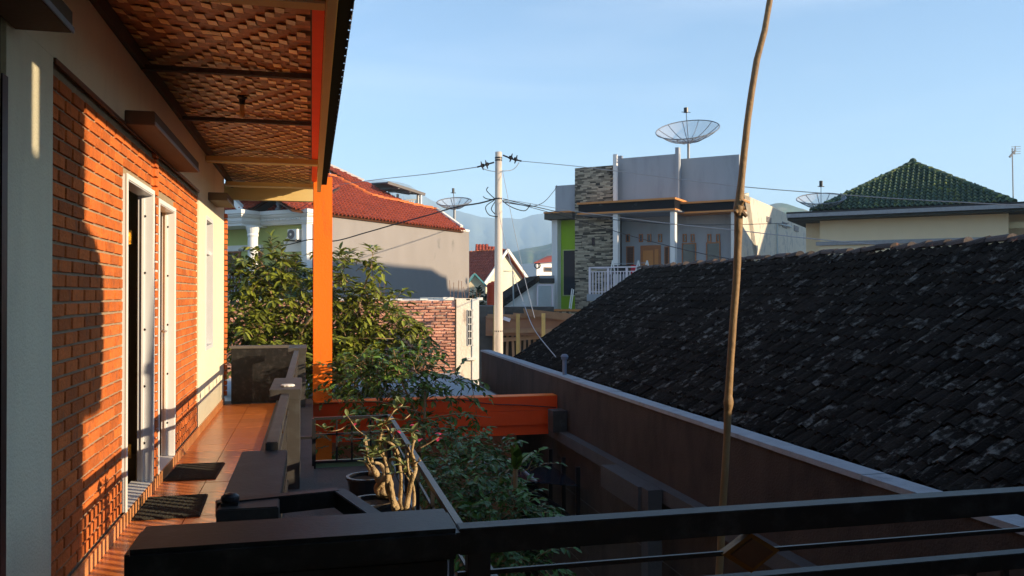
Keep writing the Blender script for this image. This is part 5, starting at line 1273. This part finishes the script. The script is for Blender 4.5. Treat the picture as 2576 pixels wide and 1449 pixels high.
# greenery round the porch of the lime house and between the far houses
T5 = thing('porch_shrub', 'blue green shrub on the balcony of the lime house', 'shrub', loc=tuple(P(700, 760, 31)))
foliage(T5, 'leaf3', [blob(690,720,31,60,34,60), blob(740,710,31,40,26,40)], .28, .12, (.4,.8), (6,9), 11)
T6 = thing('garden_tree', 'small tree between the brick building and the orange water tank', 'tree', loc=tuple(P(1205, 800, 47)))
foliage(T6, 'leaf3', [blob(1200,765,47,26,26,60), blob(1222,768,47,20,12,20)], .30, .14, (.4,.8), (6,9), 12)
MB().tube([(0,0,-3), (0,0,.5)], .08, 6).build('trunk', M['bark'], T6)
T7 = thing('distant_trees', 'hazy band of distant trees below the hill', 'trees', loc=tuple(P(1320, 715, 130)))
foliage(T7, 'leaf3', [blob(1310+k*12,706+j(4),130+j(10),14,7,12) for k in range(-10,8)], .9, .5, (1.2,2.4), (6,9), 13); T7['kind'] = 'stuff'
# ================================================================== unseen block behind-right of the camera, shaped to shade the near end
NB = thing('shade_block', 'unseen tall block behind the viewpoint, shaped to shade the near wall', 'building', loc=(6.0, 0, 0))
def shade_y(ywall, X=4.0): return ywall + (X-WX)/SX*SY
def shade_z(zwall, X=4.0): return zwall + (X-WX)/SX*math.tan(SUN_EL)
y1_, y2_, y3_ = shade_y(4.57), shade_y(4.88), shade_y(4.19)
def skew(nm, ya, yb, z0, z1):
    dx = 3.5; dy = dx*SY/SX; MB().prism([(-2,ya,z0),(-2,yb,z0),(-2,yb,z1),(-2,ya,z1)], (dx,dy,0)).build(nm, M['wallbrown'], NB)
skew('lower_caster', -6, y3_, GZ, shade_z(1.1))
skew('upper_caster', -6, shade_y(3.74), shade_z(1.1), shade_z(2.9)+.3)
skew('upper_caster', shade_y(3.80), y1_, shade_z(1.98), shade_z(2.9)+.3)
skew('upper_caster', shade_y(3.74), y1_, shade_z(1.1), shade_z(1.97))
MB().lathe([(.0,-.6),(.30,-.6),(.34,-.3),(.34,.1),(.2,.25),(0,.3)], seg=16, c=(-2.0+.02, y1_-.02, shade_z(1.45))).build('shade_bulge', M['wallbrown'], NB)  # bulge added to round out the shadow edge on the bricks
NR = thing('shadow_screen', 'unseen screen walls added to cast shadows on the plaster and grey side walls', 'building', loc=(35,10,0))
def on_plaster(x, y, t=34):
    return hit(x, y, fl_.o, Vector((.745,-.667,0))) + SUNV*t - Vector(NR.location)
pq = [on_plaster(*p) for p in ((560,630),(845,652),(1085,676),(1110,692),(1124,697),(1127,727),(1190,732))]
MB().prism([Vector((pq[0].x,pq[0].y,GZ))] + pq + [Vector((pq[-1].x,pq[-1].y,GZ))], (SX*6, SY*6, .0)).build('wall', M['greencream'], NR)  # unseen screen, outline carried back along the sun to cast the stepped shadow
gsd = lambda x, y: fg.M @ fg.on(x, y, 'x', -.02) + SUNV*32 - Vector(NR.location)
pq = [gsd(*p) for p in ((1890,720),(1905,650),(1925,580),(1945,518),(1985,532),(2036,556))]
MB().prism([Vector((pq[0].x,pq[0].y,GZ))] + pq + [Vector((pq[-1].x,pq[-1].y,GZ))], (SX*1.5, SY*1.5, .0)).build('wall', M['greencream'], NR)  # second unseen screen, added to shade the far part of the grey side wall
# ================================================================== haze
top = 372
hz = MB().box(-4500, 4500, -900, 5000, GZ-1.2, top).build('haze', None or M['ground'], kind='stuff')
hm = bpy.data.materials.new('air_haze'); hm.use_nodes = True; t = hm.node_tree; t.nodes.remove(t.nodes['Principled BSDF'])
pv = t.nodes.new('ShaderNodeVolumePrincipled'); pv.inputs['Color'].default_value = (.55,.77,1,1); pv.inputs['Density'].default_value = HAZE_DENSITY; pv.inputs['Anisotropy'].default_value = 0.0
t.links.new(pv.outputs[0], t.nodes['Material Output'].inputs['Volume']); hz.data.materials.clear(); hz.data.materials.append(hm)
